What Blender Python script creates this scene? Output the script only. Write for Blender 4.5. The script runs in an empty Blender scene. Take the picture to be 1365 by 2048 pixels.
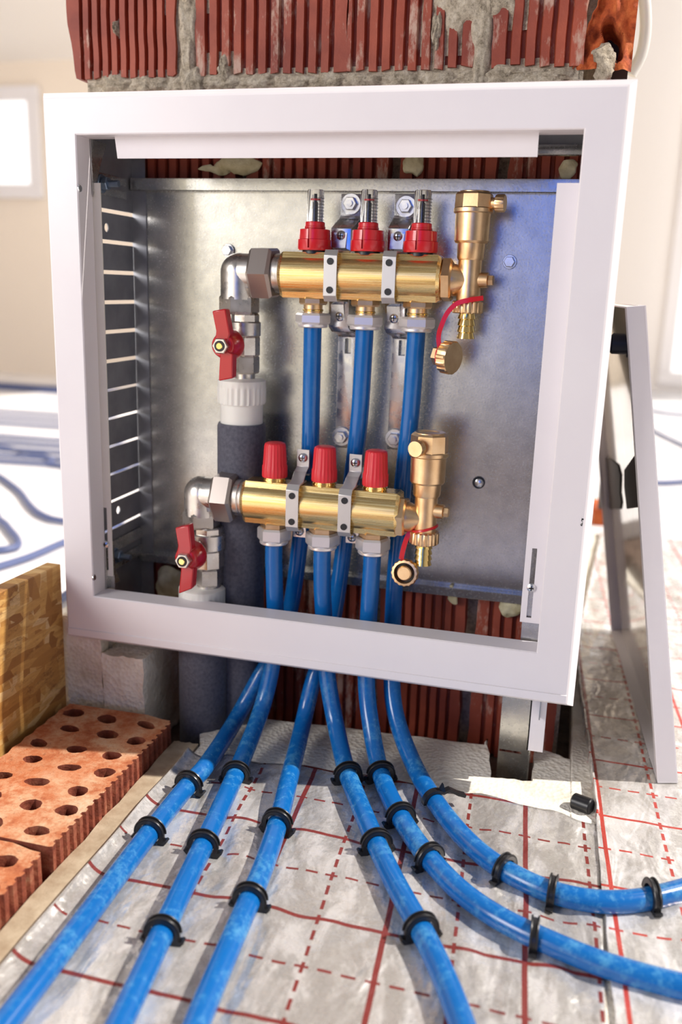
import bpy, bmesh, math, random
from mathutils import Vector, Matrix, noise
random.seed(7)
C = bpy.context.scene.collection
PI = math.pi

# ------------------------------------------------------------------ camera
FPX = 1783.12
MR = ((0.966, 0.255, 0.031), (0.092, -0.229, -0.969), (-0.240, 0.939, -0.245))
YAW, PITCH, ROLL = 0.2499, 0.2473, -0.0320
def cam_axes():
    f = Vector((-math.sin(YAW)*math.cos(PITCH), math.cos(YAW)*math.cos(PITCH), -math.sin(PITCH)))
    r = Vector((math.cos(YAW), math.sin(YAW), 0)); d = f.cross(r)
    return r*math.cos(ROLL)+d*math.sin(ROLL), -r*math.sin(ROLL)+d*math.cos(ROLL), f
AR, AD, AF = cam_axes()
CAM = Vector((0, -0.76, 0.453))
cd = bpy.data.cameras.new('camera'); cam = bpy.data.objects.new('camera', cd); C.objects.link(cam)
m = Matrix((AR, -AD, -AF)).transposed().to_4x4(); m.translation = CAM; cam.matrix_world = m
cd.sensor_fit = 'VERTICAL'; cd.sensor_height = 36; cd.lens = 36*FPX/2048
cd.clip_start = 0.02; cd.clip_end = 100
cd.dof.use_dof = True; cd.dof.focus_distance = 0.79; cd.dof.aperture_fstop = 3.6
bpy.context.scene.camera = cam

# ------------------------------------------------------------------ world, sun, exposure
vs = bpy.context.scene.view_settings
vs.view_transform = 'Standard'; vs.look = 'None'; vs.gamma = 1; vs.use_curve_mapping = False; vs.exposure = 0.0
W = bpy.data.worlds.new('world'); bpy.context.scene.world = W; W.use_nodes = True
wn = W.node_tree.nodes; wl = W.node_tree.links; wn.clear()
wo = wn.new('ShaderNodeOutputWorld'); bg = wn.new('ShaderNodeBackground'); tc = wn.new('ShaderNodeTexCoord')
sep = wn.new('ShaderNodeSeparateXYZ'); wl.new(tc.outputs['Generated'], sep.inputs[0])
# bright hazy daylight, with a blue patch added behind the viewer for the back panel to reflect
dot = wn.new('ShaderNodeVectorMath'); dot.operation = 'DOT_PRODUCT'
dot.inputs[1].default_value = Vector((-0.07, -1.0, 0.14)).normalized(); wl.new(tc.outputs['Generated'], dot.inputs[0])
mr = wn.new('ShaderNodeMapRange'); mr.interpolation_type = 'SMOOTHSTEP'
mr.inputs['From Min'].default_value = 0.962; mr.inputs['From Max'].default_value = 0.995; wl.new(dot.outputs['Value'], mr.inputs['Value'])
mx = wn.new('ShaderNodeMix'); mx.data_type = 'RGBA'; wl.new(mr.outputs[0], mx.inputs['Factor'])
rampz = wn.new('ShaderNodeValToRGB'); rampz.color_ramp.elements[0].color = (0.60, 0.56, 0.53, 1); rampz.color_ramp.elements[0].position = 0.3
rampz.color_ramp.elements[1].color = (1.05, 0.98, 0.96, 1); rampz.color_ramp.elements[1].position = 0.5
e3 = rampz.color_ramp.elements.new(.8); e3.color = (.30, .30, .33, 1)
mz = wn.new('ShaderNodeMath'); mz.operation = 'MULTIPLY_ADD'; mz.inputs[1].default_value = .5; mz.inputs[2].default_value = .5
wl.new(sep.outputs['Z'], mz.inputs[0]); wl.new(mz.outputs[0], rampz.inputs[0])
# duller, unlit part of the room behind the viewer on the right
dot3 = wn.new('ShaderNodeVectorMath'); dot3.operation = 'DOT_PRODUCT'; dot3.inputs[1].default_value = Vector((0.16, -1.0, -0.08)).normalized(); wl.new(tc.outputs['Generated'], dot3.inputs[0])
mr3 = wn.new('ShaderNodeMapRange'); mr3.interpolation_type = 'SMOOTHSTEP'; mr3.inputs['From Min'].default_value = .80; mr3.inputs['From Max'].default_value = .96; wl.new(dot3.outputs['Value'], mr3.inputs['Value'])
mx3 = wn.new('ShaderNodeMix'); mx3.data_type = 'RGBA'; wl.new(mr3.outputs[0], mx3.inputs['Factor']); wl.new(rampz.outputs[0], mx3.inputs['A']); mx3.inputs['B'].default_value = (.13, .15, .20, 1)
wl.new(mx3.outputs['Result'], mx.inputs['A']); mx.inputs['B'].default_value = (0.05, 0.48, 2.6, 1)
# pale sunlit room wall far behind the viewer on the left
dot2 = wn.new('ShaderNodeVectorMath'); dot2.operation = 'DOT_PRODUCT'; dot2.inputs[1].default_value = Vector((-0.46, -1.0, -0.02)).normalized(); wl.new(tc.outputs['Generated'], dot2.inputs[0])
mr2 = wn.new('ShaderNodeMapRange'); mr2.interpolation_type = 'SMOOTHSTEP'; mr2.inputs['From Min'].default_value = .91; mr2.inputs['From Max'].default_value = .975; wl.new(dot2.outputs['Value'], mr2.inputs['Value'])
mx2 = wn.new('ShaderNodeMix'); mx2.data_type = 'RGBA'; wl.new(mr2.outputs[0], mx2.inputs['Factor']); wl.new(mx.outputs['Result'], mx2.inputs['A']); mx2.inputs['B'].default_value = (2.4, 2.15, 1.70, 1)
wl.new(mx2.outputs['Result'], bg.inputs['Color']); bg.inputs['Strength'].default_value = 0.66; wl.new(bg.outputs[0], wo.inputs[0])
sd = bpy.data.lights.new('sun', 'SUN'); sd.energy = 5.0; sd.angle = 0.009; sd.color = (1.0, 0.93, 0.86)
so = bpy.data.objects.new('sun', sd); C.objects.link(so)
so.rotation_euler = Vector((-1, -0.20, -1.08)).to_track_quat('-Z', 'Y').to_euler(); so.location = (3, 1, 3)

def area(name, loc, target, sx, sy, power, col):
    d = bpy.data.lights.new(name, 'AREA'); d.shape = 'RECTANGLE'; d.size = sx; d.size_y = sy; d.energy = power; d.color = col
    o = bpy.data.objects.new(name, d); C.objects.link(o); o.location = loc; o.rotation_euler = (Vector(target)-Vector(loc)).to_track_quat('-Z', 'Y').to_euler()
area('window_daylight', (-1.75, -1.75, 1.15), (-.2, 0, .35), .8, 1.0, 33, (1, .96, .95))
area('back_room_daylight', (1.6, 1.6, 2.3), (-1.2, 3.0, .6), 1.6, 1.2, 36, (1, .95, .88))

# ------------------------------------------------------------------ pixel -> place on a known real plane
def ray(x, y): return AR*((x-682.5)/FPX) + AD*((y-1024)/FPX) + AF
def AY(x, y, Y): d = ray(x, y); return CAM + d*((Y-CAM.y)/d.y)
def AX(x, y, X): d = ray(x, y); return CAM + d*((X-CAM.x)/d.x)
def AZ(x, y, Z): d = ray(x, y); return CAM + d*((Z-CAM.z)/d.z)
def msize(px, p): return px*((Vector(p)-CAM).dot(AF))/FPX

# ------------------------------------------------------------------ mesh builder
class G:
    def __init__(s): s.b = bmesh.new()
    def box(s, x0, x1, y0, y1, z0, z1, bev=0):
        r = bmesh.ops.create_cube(s.b, size=1)
        for v in r['verts']:
            v.co = Vector(((x0+x1)/2+v.co.x*(x1-x0), (y0+y1)/2+v.co.y*(y1-y0), (z0+z1)/2+v.co.z*(z1-z0)))
        if bev:
            es = list({e for v in r['verts'] for e in v.link_edges})
            bmesh.ops.bevel(s.b, geom=es, offset=bev, segments=2, affect='EDGES', profile=.5)
        return s
    def lathe(s, o, d, prof, n=32, phase=0, flute=None, cap=True):
        o = Vector(o); d = Vector(d).normalized(); u = d.orthogonal().normalized()
        if abs(d.z) > .9: u = Vector((1, 0, 0)) - d*d.x; u.normalize()
        elif abs(d.x) > .9: u = Vector((0, 0, 1)) - d*d.z; u.normalize()
        elif abs(d.y) > .9: u = Vector((0, 0, 1)) - d*d.z; u.normalize()
        w = d.cross(u); rings = []
        for i, (t, r) in enumerate(prof):
            ring = []
            for k in range(n):
                a = 2*PI*k/n+phase; rr = r
                if flute and flute[2] <= i <= flute[3]:
                    rr = r*(1-flute[1]*(1 if (k*flute[0]*2//n) % 2 else 0))
                ring.append(s.b.verts.new(o+d*t+u*(rr*math.cos(a))+w*(rr*math.sin(a))))
            rings.append(ring)
        for a, b in zip(rings, rings[1:]):
            for k in range(n): s.b.faces.new((a[k], a[(k+1) % n], b[(k+1) % n], b[k]))
        if cap:
            s.b.faces.new(list(reversed(rings[0]))); s.b.faces.new(rings[-1])
        return s
    def cyl(s, a, b, r, r2=None, n=28, bev=0, **k):
        a = Vector(a); b = Vector(b); L = (b-a).length; r2 = r if r2 is None else r2
        p = [(0, r), (L, r2)] if not bev else [(0, r-bev), (bev, r), (L-bev, r2), (L, r2-bev)]
        return s.lathe(a, b-a, p, n, **k)
    def hexn(s, a, b, r, ph=PI/6, ch=.12):
        """hexagonal nut: r across corners, corners chamfered"""
        a = Vector(a); b = Vector(b); L = (b-a).length; c = min(r*ch, L*.25)
        return s.lathe(a, b-a, [(0, r*.90), (c, r), (L-c, r), (L, r*.90)], 6, phase=ph)
    def tube(s, pts, r, n=16, flat=None, cap=True, closed=False):
        """round (or flat = (w,h) rectangular) section swept on a path"""
        pts = [Vector(p) for p in pts]; N = len(pts); T = []
        for i in range(N):
            a = pts[i-1] if (i or closed) else pts[0]; b = pts[(i+1) % N] if (i < N-1 or closed) else pts[-1]
            T.append((b-a).normalized())
        u = T[0].orthogonal().normalized() if not flat or len(flat) < 3 else (Vector(flat[2])-T[0]*T[0].dot(Vector(flat[2]))).normalized()
        rings = []
        for i in range(N):
            u = (u - T[i]*u.dot(T[i])).normalized(); w = T[i].cross(u)
            rr = r[i] if isinstance(r, (list, tuple)) else r
            if flat:
                hw, hh = flat[0]/2, flat[1]/2
                ring = [s.b.verts.new(pts[i]+w*x*hw+u*y*hh) for x, y in ((1, 1), (-1, 1), (-1, -1), (1, -1))]
            else:
                ring = [s.b.verts.new(pts[i]+u*(rr*math.cos(2*PI*k/n))+w*(rr*math.sin(2*PI*k/n))) for k in range(n)]
            rings.append(ring)
        nn = len(rings[0]); pr = list(zip(rings, rings[1:]))
        if closed: pr.append((rings[-1], rings[0]))
        for a, b in pr:
            for k in range(nn): s.b.faces.new((a[k], a[(k+1) % nn], b[(k+1) % nn], b[k]))
        if cap and not closed:
            s.b.faces.new(list(reversed(rings[0]))); s.b.faces.new(rings[-1])
        return s
    def strap(s, pts, w, t, W=(1, 0, 0)):
        W = Vector(W).normalized(); pts = [Vector(p) for p in pts]; N = len(pts); rings = []
        for i in range(N):
            T = (pts[min(i+1, N-1)]-pts[max(i-1, 0)]).normalized(); n = W.cross(T).normalized()
            rings.append([s.b.verts.new(pts[i]+W*(a*w/2)+n*(b*t/2)) for a, b in ((1, 1), (-1, 1), (-1, -1), (1, -1))])
        for a, b in zip(rings, rings[1:]):
            for k in range(4): s.b.faces.new((a[k], a[(k+1) % 4], b[(k+1) % 4], b[k]))
        s.b.faces.new(rings[0][::-1]); s.b.faces.new(rings[-1]); return s
    def prism(s, poly, vec):
        """polygon (list of 3D points) extruded by vec"""
        vec = Vector(vec); A = [s.b.verts.new(Vector(p)) for p in poly]; B = [s.b.verts.new(Vector(p)+vec) for p in poly]
        n = len(A)
        for k in range(n): s.b.faces.new((A[k], A[(k+1) % n], B[(k+1) % n], B[k]))
        s.b.faces.new(list(reversed(A))); s.b.faces.new(B); return s
    def sphere(s, c, r, sc=(1, 1, 1), seg=20):
        q = bmesh.ops.create_uvsphere(s.b, u_segments=seg, v_segments=seg//2, radius=r)
        for v in q['verts']: v.co = Vector((v.co.x*sc[0], v.co.y*sc[1], v.co.z*sc[2]))+Vector(c)
        return s
    def grid(s, fn, nu, nv):
        g = [[s.b.verts.new(fn(i/nu, j/nv)) for j in range(nv+1)] for i in range(nu+1)]
        for i in range(nu):
            for j in range(nv): s.b.faces.new((g[i][j], g[i+1][j], g[i+1][j+1], g[i][j+1]))
        return s
    def jitter(s, amp, freq, seed=0):
        for v in s.b.verts: v.co += noise.noise_vector(v.co*freq+Vector((seed, 0, 0)))*amp
        return s
    def build(s, name, mat, parent=None, ang=35, flat=False, bev=0):
        me = bpy.data.meshes.new(name); bmesh.ops.recalc_face_normals(s.b, faces=s.b.faces[:])
        s.b.to_mesh(me); s.b.free()
        if mat: me.materials.append(mat)
        if not flat:
            for p in me.polygons: p.use_smooth = True
            me.set_sharp_from_angle(angle=math.radians(ang))
        o = bpy.data.objects.new(name, me); C.objects.link(o)
        if parent is not None:
            o.parent = parent
            if parent.type == 'EMPTY': o.location = -parent.location
        if bev:
            b = o.modifiers.new('bevel', 'BEVEL'); b.width = bev; b.segments = 2; b.limit_method = 'ANGLE'
        return o
def tag(o, label, cat, group=None, kind=None):
    if label: o['label'] = label
    if cat: o['category'] = cat
    if group: o['group'] = group
    if kind: o['kind'] = kind
    return o
def thing(name, label, cat, loc, group=None):
    o = bpy.data.objects.new(name, None); C.objects.link(o); o.location = loc; o.empty_display_size = .02
    return tag(o, label, cat, group)
def struct(o): o['kind'] = 'structure'; return o
def cut(o, cutter):
    """subtract the builder `cutter` from o, keeping the result as plain mesh"""
    me = bpy.data.meshes.new('c'); bmesh.ops.recalc_face_normals(cutter.b, faces=cutter.b.faces[:]); cutter.b.to_mesh(me); cutter.b.free()
    c = bpy.data.objects.new('c', me); C.objects.link(c); c.location = (0, 0, 0)
    loc = o.location.copy(); par = o.parent; o.parent = None; o.location = (0, 0, 0)
    md = o.modifiers.new('b', 'BOOLEAN'); md.object = c; md.operation = 'DIFFERENCE'; md.solver = 'EXACT'
    dg = bpy.context.evaluated_depsgraph_get(); dg.update()
    nm = bpy.data.meshes.new_from_object(o.evaluated_get(dg)); o.modifiers.remove(md)
    o.data = nm; o.parent = par; o.location = loc
    nm.set_sharp_from_angle(angle=math.radians(35))
    bpy.data.objects.remove(c); return o
def smooth_path(P, step=8):
    P = [Vector(p) for p in P]; Q = [P[0]*2-P[1]]+P+[P[-1]*2-P[-2]]; out = []
    for i in range(1, len(Q)-2):
        for k in range(step):
            t = k/step; a, b, c, d = Q[i-1], Q[i], Q[i+1], Q[i+2]
            out.append(.5*((2*b)+(c-a)*t+(2*a-5*b+4*c-d)*t*t+(-a+3*b-3*c+d)*t*t*t))
    out.append(P[-1]); return out

# ------------------------------------------------------------------ materials
class Mt:
    def __init__(s, name, col=(.8, .8, .8), rough=.5, metal=0, **k):
        s.m = bpy.data.materials.new(name); s.m.use_nodes = True; s.n = s.m.node_tree.nodes; s.l = s.m.node_tree.links
        s.p = s.n['Principled BSDF']; s.set('Base Color', (*col, 1)); s.set('Roughness', rough); s.set('Metallic', metal)
        for a, b in k.items(): s.set(a.replace('_', ' '), b)
        s.tc = s.n.new('ShaderNodeTexCoord').outputs['Object']
    def set(s, k, v): s.p.inputs[k].default_value = v
    def noise(s, scale, detail=4, rough=.55, stretch=None, dist=0):
        x = s.n.new('ShaderNodeTexNoise'); x.inputs['Scale'].default_value = scale; x.inputs['Detail'].default_value = detail
        x.inputs['Roughness'].default_value = rough; x.inputs['Distortion'].default_value = dist
        v = s.tc
        if stretch:
            mp = s.n.new('ShaderNodeMapping'); mp.inputs['Scale'].default_value = stretch; s.l.new(s.tc, mp.inputs[0]); v = mp.outputs[0]
        s.l.new(v, x.inputs['Vector']); return x.outputs['Fac']
    def ramp(s, fac, stops):
        r = s.n.new('ShaderNodeValToRGB'); s.l.new(fac, r.inputs[0]); e = r.color_ramp.elements
        while len(e) < len(stops): e.new(.5)
        for q, (p, c) in zip(e, stops): q.position = p; q.color = (*c, 1) if hasattr(c, '__len__') else (c, c, c, 1)
        return r.outputs[0]
    def mix(s, f, a, b):
        x = s.n.new('ShaderNodeMix'); x.data_type = 'RGBA'
        for sock, v in (('Factor', f), ('A', a), ('B', b)):
            i = x.inputs[sock]
            if isinstance(v, bpy.types.NodeSocket): s.l.new(v, i)
            else: i.default_value = v if sock == 'Factor' else (*v, 1)
        return x.outputs['Result']
    def math(s, op, a, b=0, c=0):
        x = s.n.new('ShaderNodeMath'); x.operation = op
        for i, v in enumerate((a, b, c)):
            if isinstance(v, bpy.types.NodeSocket): s.l.new(v, x.inputs[i])
            else: x.inputs[i].default_value = v
        return x.outputs[0]
    def to(s, out, inp): s.l.new(out, s.p.inputs[inp]); return s
    def bump(s, h, strength=.3, dist=.001):
        b = s.n.new('ShaderNodeBump'); b.inputs['Strength'].default_value = strength; b.inputs['Distance'].default_value = dist
        s.l.new(h, b.inputs['Height']); s.l.new(b.outputs[0], s.p.inputs['Normal']); return s

def m_white():
    a = Mt('white_powder_coat', (.80, .77, .78), .32); a.set('Specular IOR Level', .4)
    f = a.noise(9, 3); a.to(a.ramp(f, [(.3, (.78, .745, .77)), (.7, (.82, .79, .805))]), 'Base Color'); return a.m
def m_cream():
    a = Mt('cream_coat', (.80, .76, .68), .4); return a.m
def m_galv():
    a = Mt('galvanised_steel', (.6, .6, .6), .4, .92)
    f = a.noise(60, 5, .6); g = a.noise(500, 2)
    a.to(a.ramp(f, [(.3, (.46, .46, .45)), (.7, (.60, .59, .56))]), 'Base Color')
    a.to(a.ramp(g, [(.3, .20), (.7, .29)]), 'Roughness'); a.bump(g, .08, .0005); return a.m
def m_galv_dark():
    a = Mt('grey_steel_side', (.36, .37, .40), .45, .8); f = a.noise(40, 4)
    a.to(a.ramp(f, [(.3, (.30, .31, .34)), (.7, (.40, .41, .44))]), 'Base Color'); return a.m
def m_zinc():
    a = Mt('zinc_plate', (.72, .73, .75), .24, 1); f = a.noise(90, 3); a.to(a.ramp(f, [(.3, .18), (.7, .36)]), 'Roughness'); return a.m
def m_steel_matt():
    a = Mt('matt_strap_steel', (.62, .61, .60), .38, .7); return a.m
def m_brass_bar():
    a = Mt('extruded_brass', (.86, .58, .20), .22, 1)
    f = a.noise(1, 6, .65, stretch=(12, 700, 700)); a.to(a.ramp(f, [(.3, (.86, .56, .20)), (.5, (.96, .70, .30)), (.7, (1, .84, .48))]), 'Base Color')
    a.to(a.ramp(f, [(.3, .20), (.7, .34)]), 'Roughness'); a.bump(f, .12, .0006); return a.m
def m_brass():
    a = Mt('cast_brass', (.78, .50, .22), .33, 1); f = a.noise(80, 4); g = a.noise(900, 2)
    a.to(a.ramp(f, [(.3, (.80, .52, .27)), (.7, (.94, .68, .40))]), 'Base Color'); a.bump(g, .12, .0004); return a.m
def m_brass_bright():
    return Mt('turned_brass', (.95, .68, .25), .15, 1).m
def m_nickel():
    a = Mt('nickel_plate', (.70, .66, .60), .28, 1); f = a.noise(120, 4); a.to(a.ramp(f, [(.3, .22), (.7, .40)]), 'Roughness')
    a.to(a.ramp(a.noise(50, 4), [(.3, (.60, .55, .49)), (.7, (.76, .73, .69))]), 'Base Color'); return a.m
def m_nut():
    a = Mt('pale_nickel_nut', (.86, .82, .80), .28, .65); return a.m
def m_red():
    a = Mt('red_plastic', (.60, .012, .020), .28); a.set('Coat Weight', .3); return a.m
def m_redcap():
    a = Mt('matt_red_cap', (.68, .025, .035), .42); return a.m
def m_redh():
    a = Mt('red_handle_coat', (.50, .008, .016), .22); a.set('Coat Weight', .5); return a.m
def m_black(): return Mt('black_plastic', (.012, .012, .014), .32).m
def m_whitepl():
    a = Mt('white_plastic', (.80, .78, .72), .35); a.set('Subsurface Weight', .05); return a.m
def m_clear():
    a = Mt('clear_plastic', (.97, .97, .97), .03); a.set('Transmission Weight', 1.0); a.set('IOR', 1.42); return a.m
def m_insul():
    a = Mt('grey_foam_sleeve', (.075, .075, .10), .75); g = a.noise(900, 3); a.bump(g, .5, .0006)
    a.to(a.ramp(a.noise(300, 3), [(.3, (.055, .055, .078)), (.7, (.10, .10, .13))]), 'Base Color'); a.set('Sheen Weight', .2); return a.m
def m_pipe():
    a = Mt('blue_pipe', (.012, .10, .42), .26)
    f = a.noise(26, 6, .7); g = a.noise(160, 5, .7)
    q = a.math('MULTIPLY', f, g); d0 = a.ramp(q, [(.24, 0), (.46, 1)]); sx = a.n.new('ShaderNodeSeparateXYZ'); a.l.new(a.tc, sx.inputs[0]); d = a.math('MULTIPLY', d0, a.ramp(sx.outputs['Z'], [(.02, .8), (.12, .12)]))
    a.to(a.mix(d, (.004, .125, .42), (.11, .39, .62)), 'Base Color')
    a.to(a.ramp(d, [(0, .20), (1, .5)]), 'Roughness'); a.set('Coat Weight', .15); return a.m
def m_pipe_in():
    a = Mt('clean_blue_pipe', (.010, .085, .43), .25); f = a.noise(40, 4); a.to(a.ramp(f, [(.4, (.008, .075, .40)), (.75, (.03, .13, .50))]), 'Base Color'); return a.m
def m_eps():
    a = Mt('polystyrene', (.80, .76, .66), .8)
    v = a.n.new('ShaderNodeTexVoronoi'); v.inputs['Scale'].default_value = 230; a.l.new(a.tc, v.inputs['Vector'])
    a.to(a.ramp(a.noise(14, 6, .65), [(.3, (.66, .58, .44)), (.5, (.92, .87, .76))]), 'Base Color'); a.bump(v.outputs['Distance'], .5, .0025); return a.m
def m_ledge():
    a = Mt('dusty_board_edge', (.50, .40, .27), .85); a.to(a.ramp(a.noise(60, 5), [(.3, (.38, .28, .18)), (.7, (.58, .48, .34))]), 'Base Color'); a.bump(a.noise(300, 4), .5, .001); return a.m
def m_brick_cut():
    a = Mt('perforated_brick_clay', (.55, .25, .15), .85)
    f = a.noise(34, 10, .78); g = a.noise(420, 4, .7); big = a.noise(9, 4)
    c1 = a.ramp(f, [(.30, (.30, .06, .02)), (.44, (.50, .17, .07)), (.54, (.62, .34, .19)), (.68, (.68, .50, .34))])
    c2 = a.mix(a.ramp(big, [(.5, 0), (.66, .7)]), c1, (.55, .15, .045)); c2 = a.mix(a.ramp(a.noise(210, 5, .8), [(.58, 0), (.68, .7)]), c2, (.22, .05, .02))
    a.to(c2, 'Base Color'); a.bump(g, .7, .0015); return a.m
def m_brick_side():
    a = Mt('clay_side_shaded', (.26, .07, .035), .8)  # unsanded clay of sides and holes, darkened further to stand for shade
    a.to(a.ramp(a.noise(45, 8, .75), [(.32, (.10, .02, .01)), (.5, (.26, .06, .03)), (.62, (.36, .13, .07)), (.75, (.50, .38, .24))]), 'Base Color'); a.bump(a.noise(300, 5), .6, .0015); return a.m
def m_block(cement):
    a = Mt('ribbed_clay_block' if not cement else 'ribbed_clay_block_limed', (.42, .10, .06), .6)
    f = a.noise(30, 7, .7, stretch=(1.6, 1, .55)); g = a.noise(160, 5, .7); f2 = a.noise(14, 4)
    base = a.ramp(a.noise(18, 5), [(.3, (.20, .028, .014)), (.7, (.40, .080, .038))])
    mask = a.ramp(a.math('ADD', a.math('MULTIPLY', f, .75), a.math('MULTIPLY', f2, .25)), [((.53 if cement else .62), 0), ((.60 if cement else .67), .7)])
    a.to(a.mix(mask, base, (.62, .46, .36)), 'Base Color'); a.bump(g, .35, .0012); return a.m
def m_broken():
    a = Mt('broken_clay', (.62, .16, .04), .85)
    a.to(a.ramp(a.noise(55, 7, .7), [(.32, (.22, .03, .012)), (.5, (.60, .12, .03)), (.7, (.82, .25, .07))]), 'Base Color'); a.bump(a.noise(240, 6, .7), .9, .003); return a.m
def m_mortar():
    a = Mt('grey_mortar', (.42, .38, .30), .95); a.to(a.ramp(a.noise(110, 10, .85), [(.36, (.24, .19, .13)), (.48, (.66, .56, .42)), (.60, (.92, .82, .66))]), 'Base Color'); a.bump(a.noise(420, 6, .75), 1, .003); return a.m
def m_osb():
    a = Mt('strand_board', (.6, .36, .14), .55)
    def flakes(seed, st, rot):
        mp = a.n.new('ShaderNodeMapping'); mp.inputs['Scale'].default_value = st; mp.inputs['Rotation'].default_value = (rot, 0, 0); mp.inputs['Location'].default_value = (seed, seed, seed)
        a.l.new(a.tc, mp.inputs[0]); v = a.n.new('ShaderNodeTexVoronoi'); v.inputs['Scale'].default_value = 1; a.l.new(mp.outputs[0], v.inputs['Vector']); return v
    v1 = flakes(3, (30, 26, 110), .75); v2 = flakes(9, (30, 22, 95), -.8); v3 = flakes(5, (30, 100, 30), .3)
    def h(v): 
        s = a.n.new('ShaderNodeSeparateColor'); a.l.new(v.outputs['Color'], s.inputs[0]); return s.outputs[0]
    c = [(0, (.30, .12, .025)), (.25, (.52, .26, .06)), (.55, (.66, .38, .11)), (.8, (.74, .48, .18)), (1, (.78, .56, .28))]
    fib = a.ramp(a.noise(9, 6, .7, stretch=(1, 4, 34)), [(.35, 0), (.65, .5)])
    m1 = a.mix(a.ramp(h(v2), [(.5, 0), (.52, 1)]), a.ramp(h(v1), c), a.ramp(h(v3), c))
    m1 = a.mix(fib, m1, (.36, .17, .045))
    a.to(a.mix(a.ramp(a.noise(26, 8, .8, stretch=(1, .8, 2.2)), [(.54, 0), (.64, .8)]), m1, (.20, .075, .02)), 'Base Color'); a.bump(h(v1), .3, .002); return a.m
def m_concrete():
    a = Mt('dark_rubble_floor', (.14, .09, .07), .95); a.to(a.ramp(a.noise(40, 7), [(.3, (.06, .035, .025)), (.7, (.22, .15, .11))]), 'Base Color'); a.bump(a.noise(200, 5), 1, .004); return a.m
def m_plaster(c):
    a = Mt('plaster', c, .9); a.bump(a.noise(40, 5), .1, .002); return a.m
def m_pufoam():
    a = Mt('expanding_foam', (.66, .60, .36), .7); a.to(a.ramp(a.noise(60, 4), [(.3, (.50, .42, .22)), (.7, (.78, .73, .50))]), 'Base Color'); a.bump(a.noise(150, 3), .5, .003); return a.m
def m_foil(x0, wav=.004, tone=(.80, .775, .74), solidw=.0036, metal=.5, line=(.20, .035, .030)):
    """metallised film with a printed red grid: solid lines every 100 mm, dashed lines half-way"""
    a = Mt('metallised_film', tone, .3, metal)
    sx = a.n.new('ShaderNodeSeparateXYZ'); nz = a.n.new('ShaderNodeTexNoise'); nz.inputs['Scale'].default_value = 9; nz.inputs['Detail'].default_value = 2
    a.l.new(a.tc, nz.inputs['Vector'])
    vm = a.n.new('ShaderNodeVectorMath'); vm.operation = 'MULTIPLY_ADD'; a.l.new(nz.outputs['Color'], vm.inputs[0]); vm.inputs[1].default_value = (wav, wav*2, 0); a.l.new(a.tc, vm.inputs[2])
    a.l.new(vm.outputs[0], sx.inputs[0]); X = a.math('SUBTRACT', sx.outputs['X'], x0+wav*.5); Y = a.math('ADD', sx.outputs['Y'], .0155-wav)
    X = a.math('ADD', X, a.math('MULTIPLY', sx.outputs['Y'], .055))
    def near(v, pitch, off, w):
        q = a.math('PINGPONG', a.math('ADD', v, 10+off), pitch/2); return a.math('LESS_THAN', q, w/2)
    def dash(v): return a.math('LESS_THAN', a.math('FRACT', a.math('MULTIPLY', a.math('ADD', v, 10.006), 60)), .62)
    inner = a.math('GREATER_THAN', sx.outputs['X'], -.277)
    sol = a.math('MAXIMUM', a.math('MULTIPLY', inner, near(X, .1, 0, solidw*1.15)), near(Y, .1, 0, solidw))
    das = a.math('MAXIMUM', a.math('MULTIPLY', inner, a.math('MULTIPLY', near(X, .1, .05, .0028), dash(Y))), a.math('MULTIPLY', near(Y, .1, .05, .0024), dash(X)))
    mk = a.math('MAXIMUM', sol, das)
    dirt = a.ramp(a.noise(38, 7, .72, stretch=(1, .45, 1), dist=.6), [(.45, 1), (.58, 0)])
    scr = a.noise(420, 5, .8)
    base = a.mix(a.math('MULTIPLY', dirt, .62), tone, (.33, .30, .26)); base = a.mix(a.ramp(scr, [(.4, 0), (.7, .35)]), base, (.84, .82, .79))
    a.to(a.mix(mk, base, line), 'Base Color')
    a.to(a.math('MULTIPLY', a.math('SUBTRACT', 1, mk), metal), 'Metallic')
    a.to(a.ramp(a.noise(60, 5), [(.3, .15), (.7, .42)]), 'Roughness')
    h = a.math('ADD', a.noise(16, 3, .5, stretch=(1.6, .6, 1), dist=.8), a.math('MULTIPLY', a.noise(90, 4), .18)); a.bump(h, .55, .012); return a.m
def m_far():
    a = Mt('pale_floor_sheet', (.88, .86, .86), .5); a.to(a.ramp(a.noise(4, 5), [(.3, (.74, .73, .75)), (.6, (.92, .90, .90))]), 'Base Color'); return a.m
def m_glow():
    m = bpy.data.materials.new('daylit_window_pane'); m.use_nodes = True; n = m.node_tree.nodes; n.clear()
    e = n.new('ShaderNodeEmission'); e.inputs[0].default_value = (1, .98, .97, 1); e.inputs[1].default_value = 1.6
    o = n.new('ShaderNodeOutputMaterial'); m.node_tree.links.new(e.outputs[0], o.inputs[0]); return m
WHITE, CREAM, GALV, GALVD, ZINC, STRAP = m_white(), m_cream(), m_galv(), m_galv_dark(), m_zinc(), m_steel_matt()
NICKD = Mt('worn_nickel', (.50, .44, .40), .36, 1).m
BAR, BRASS, BRIGHT, NICK, NUT = m_brass_bar(), m_brass(), m_brass_bright(), m_nickel(), m_nut()
RED, REDCAP, REDH, BLACK, WPL, CLEAR, INS = m_red(), m_redcap(), m_redh(), m_black(), m_whitepl(), m_clear(), m_insul()
PIPE, EPS, LEDGE, CUTB, BROKEN, MORTAR, OSB = m_pipe(), m_eps(), m_ledge(), m_brick_cut(), m_broken(), m_mortar(), m_osb()
BLK, BLKL, CONC, FOAM, FAR, GLOW = m_block(False), m_block(True), m_concrete(), m_pufoam(), m_far(), m_glow()
PLAS, PLASW, CEIL = m_plaster((.92, .81, .66)), m_plaster((.90, .86, .81)), m_plaster((.86, .82, .76))
CUTS = m_brick_side()
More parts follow.
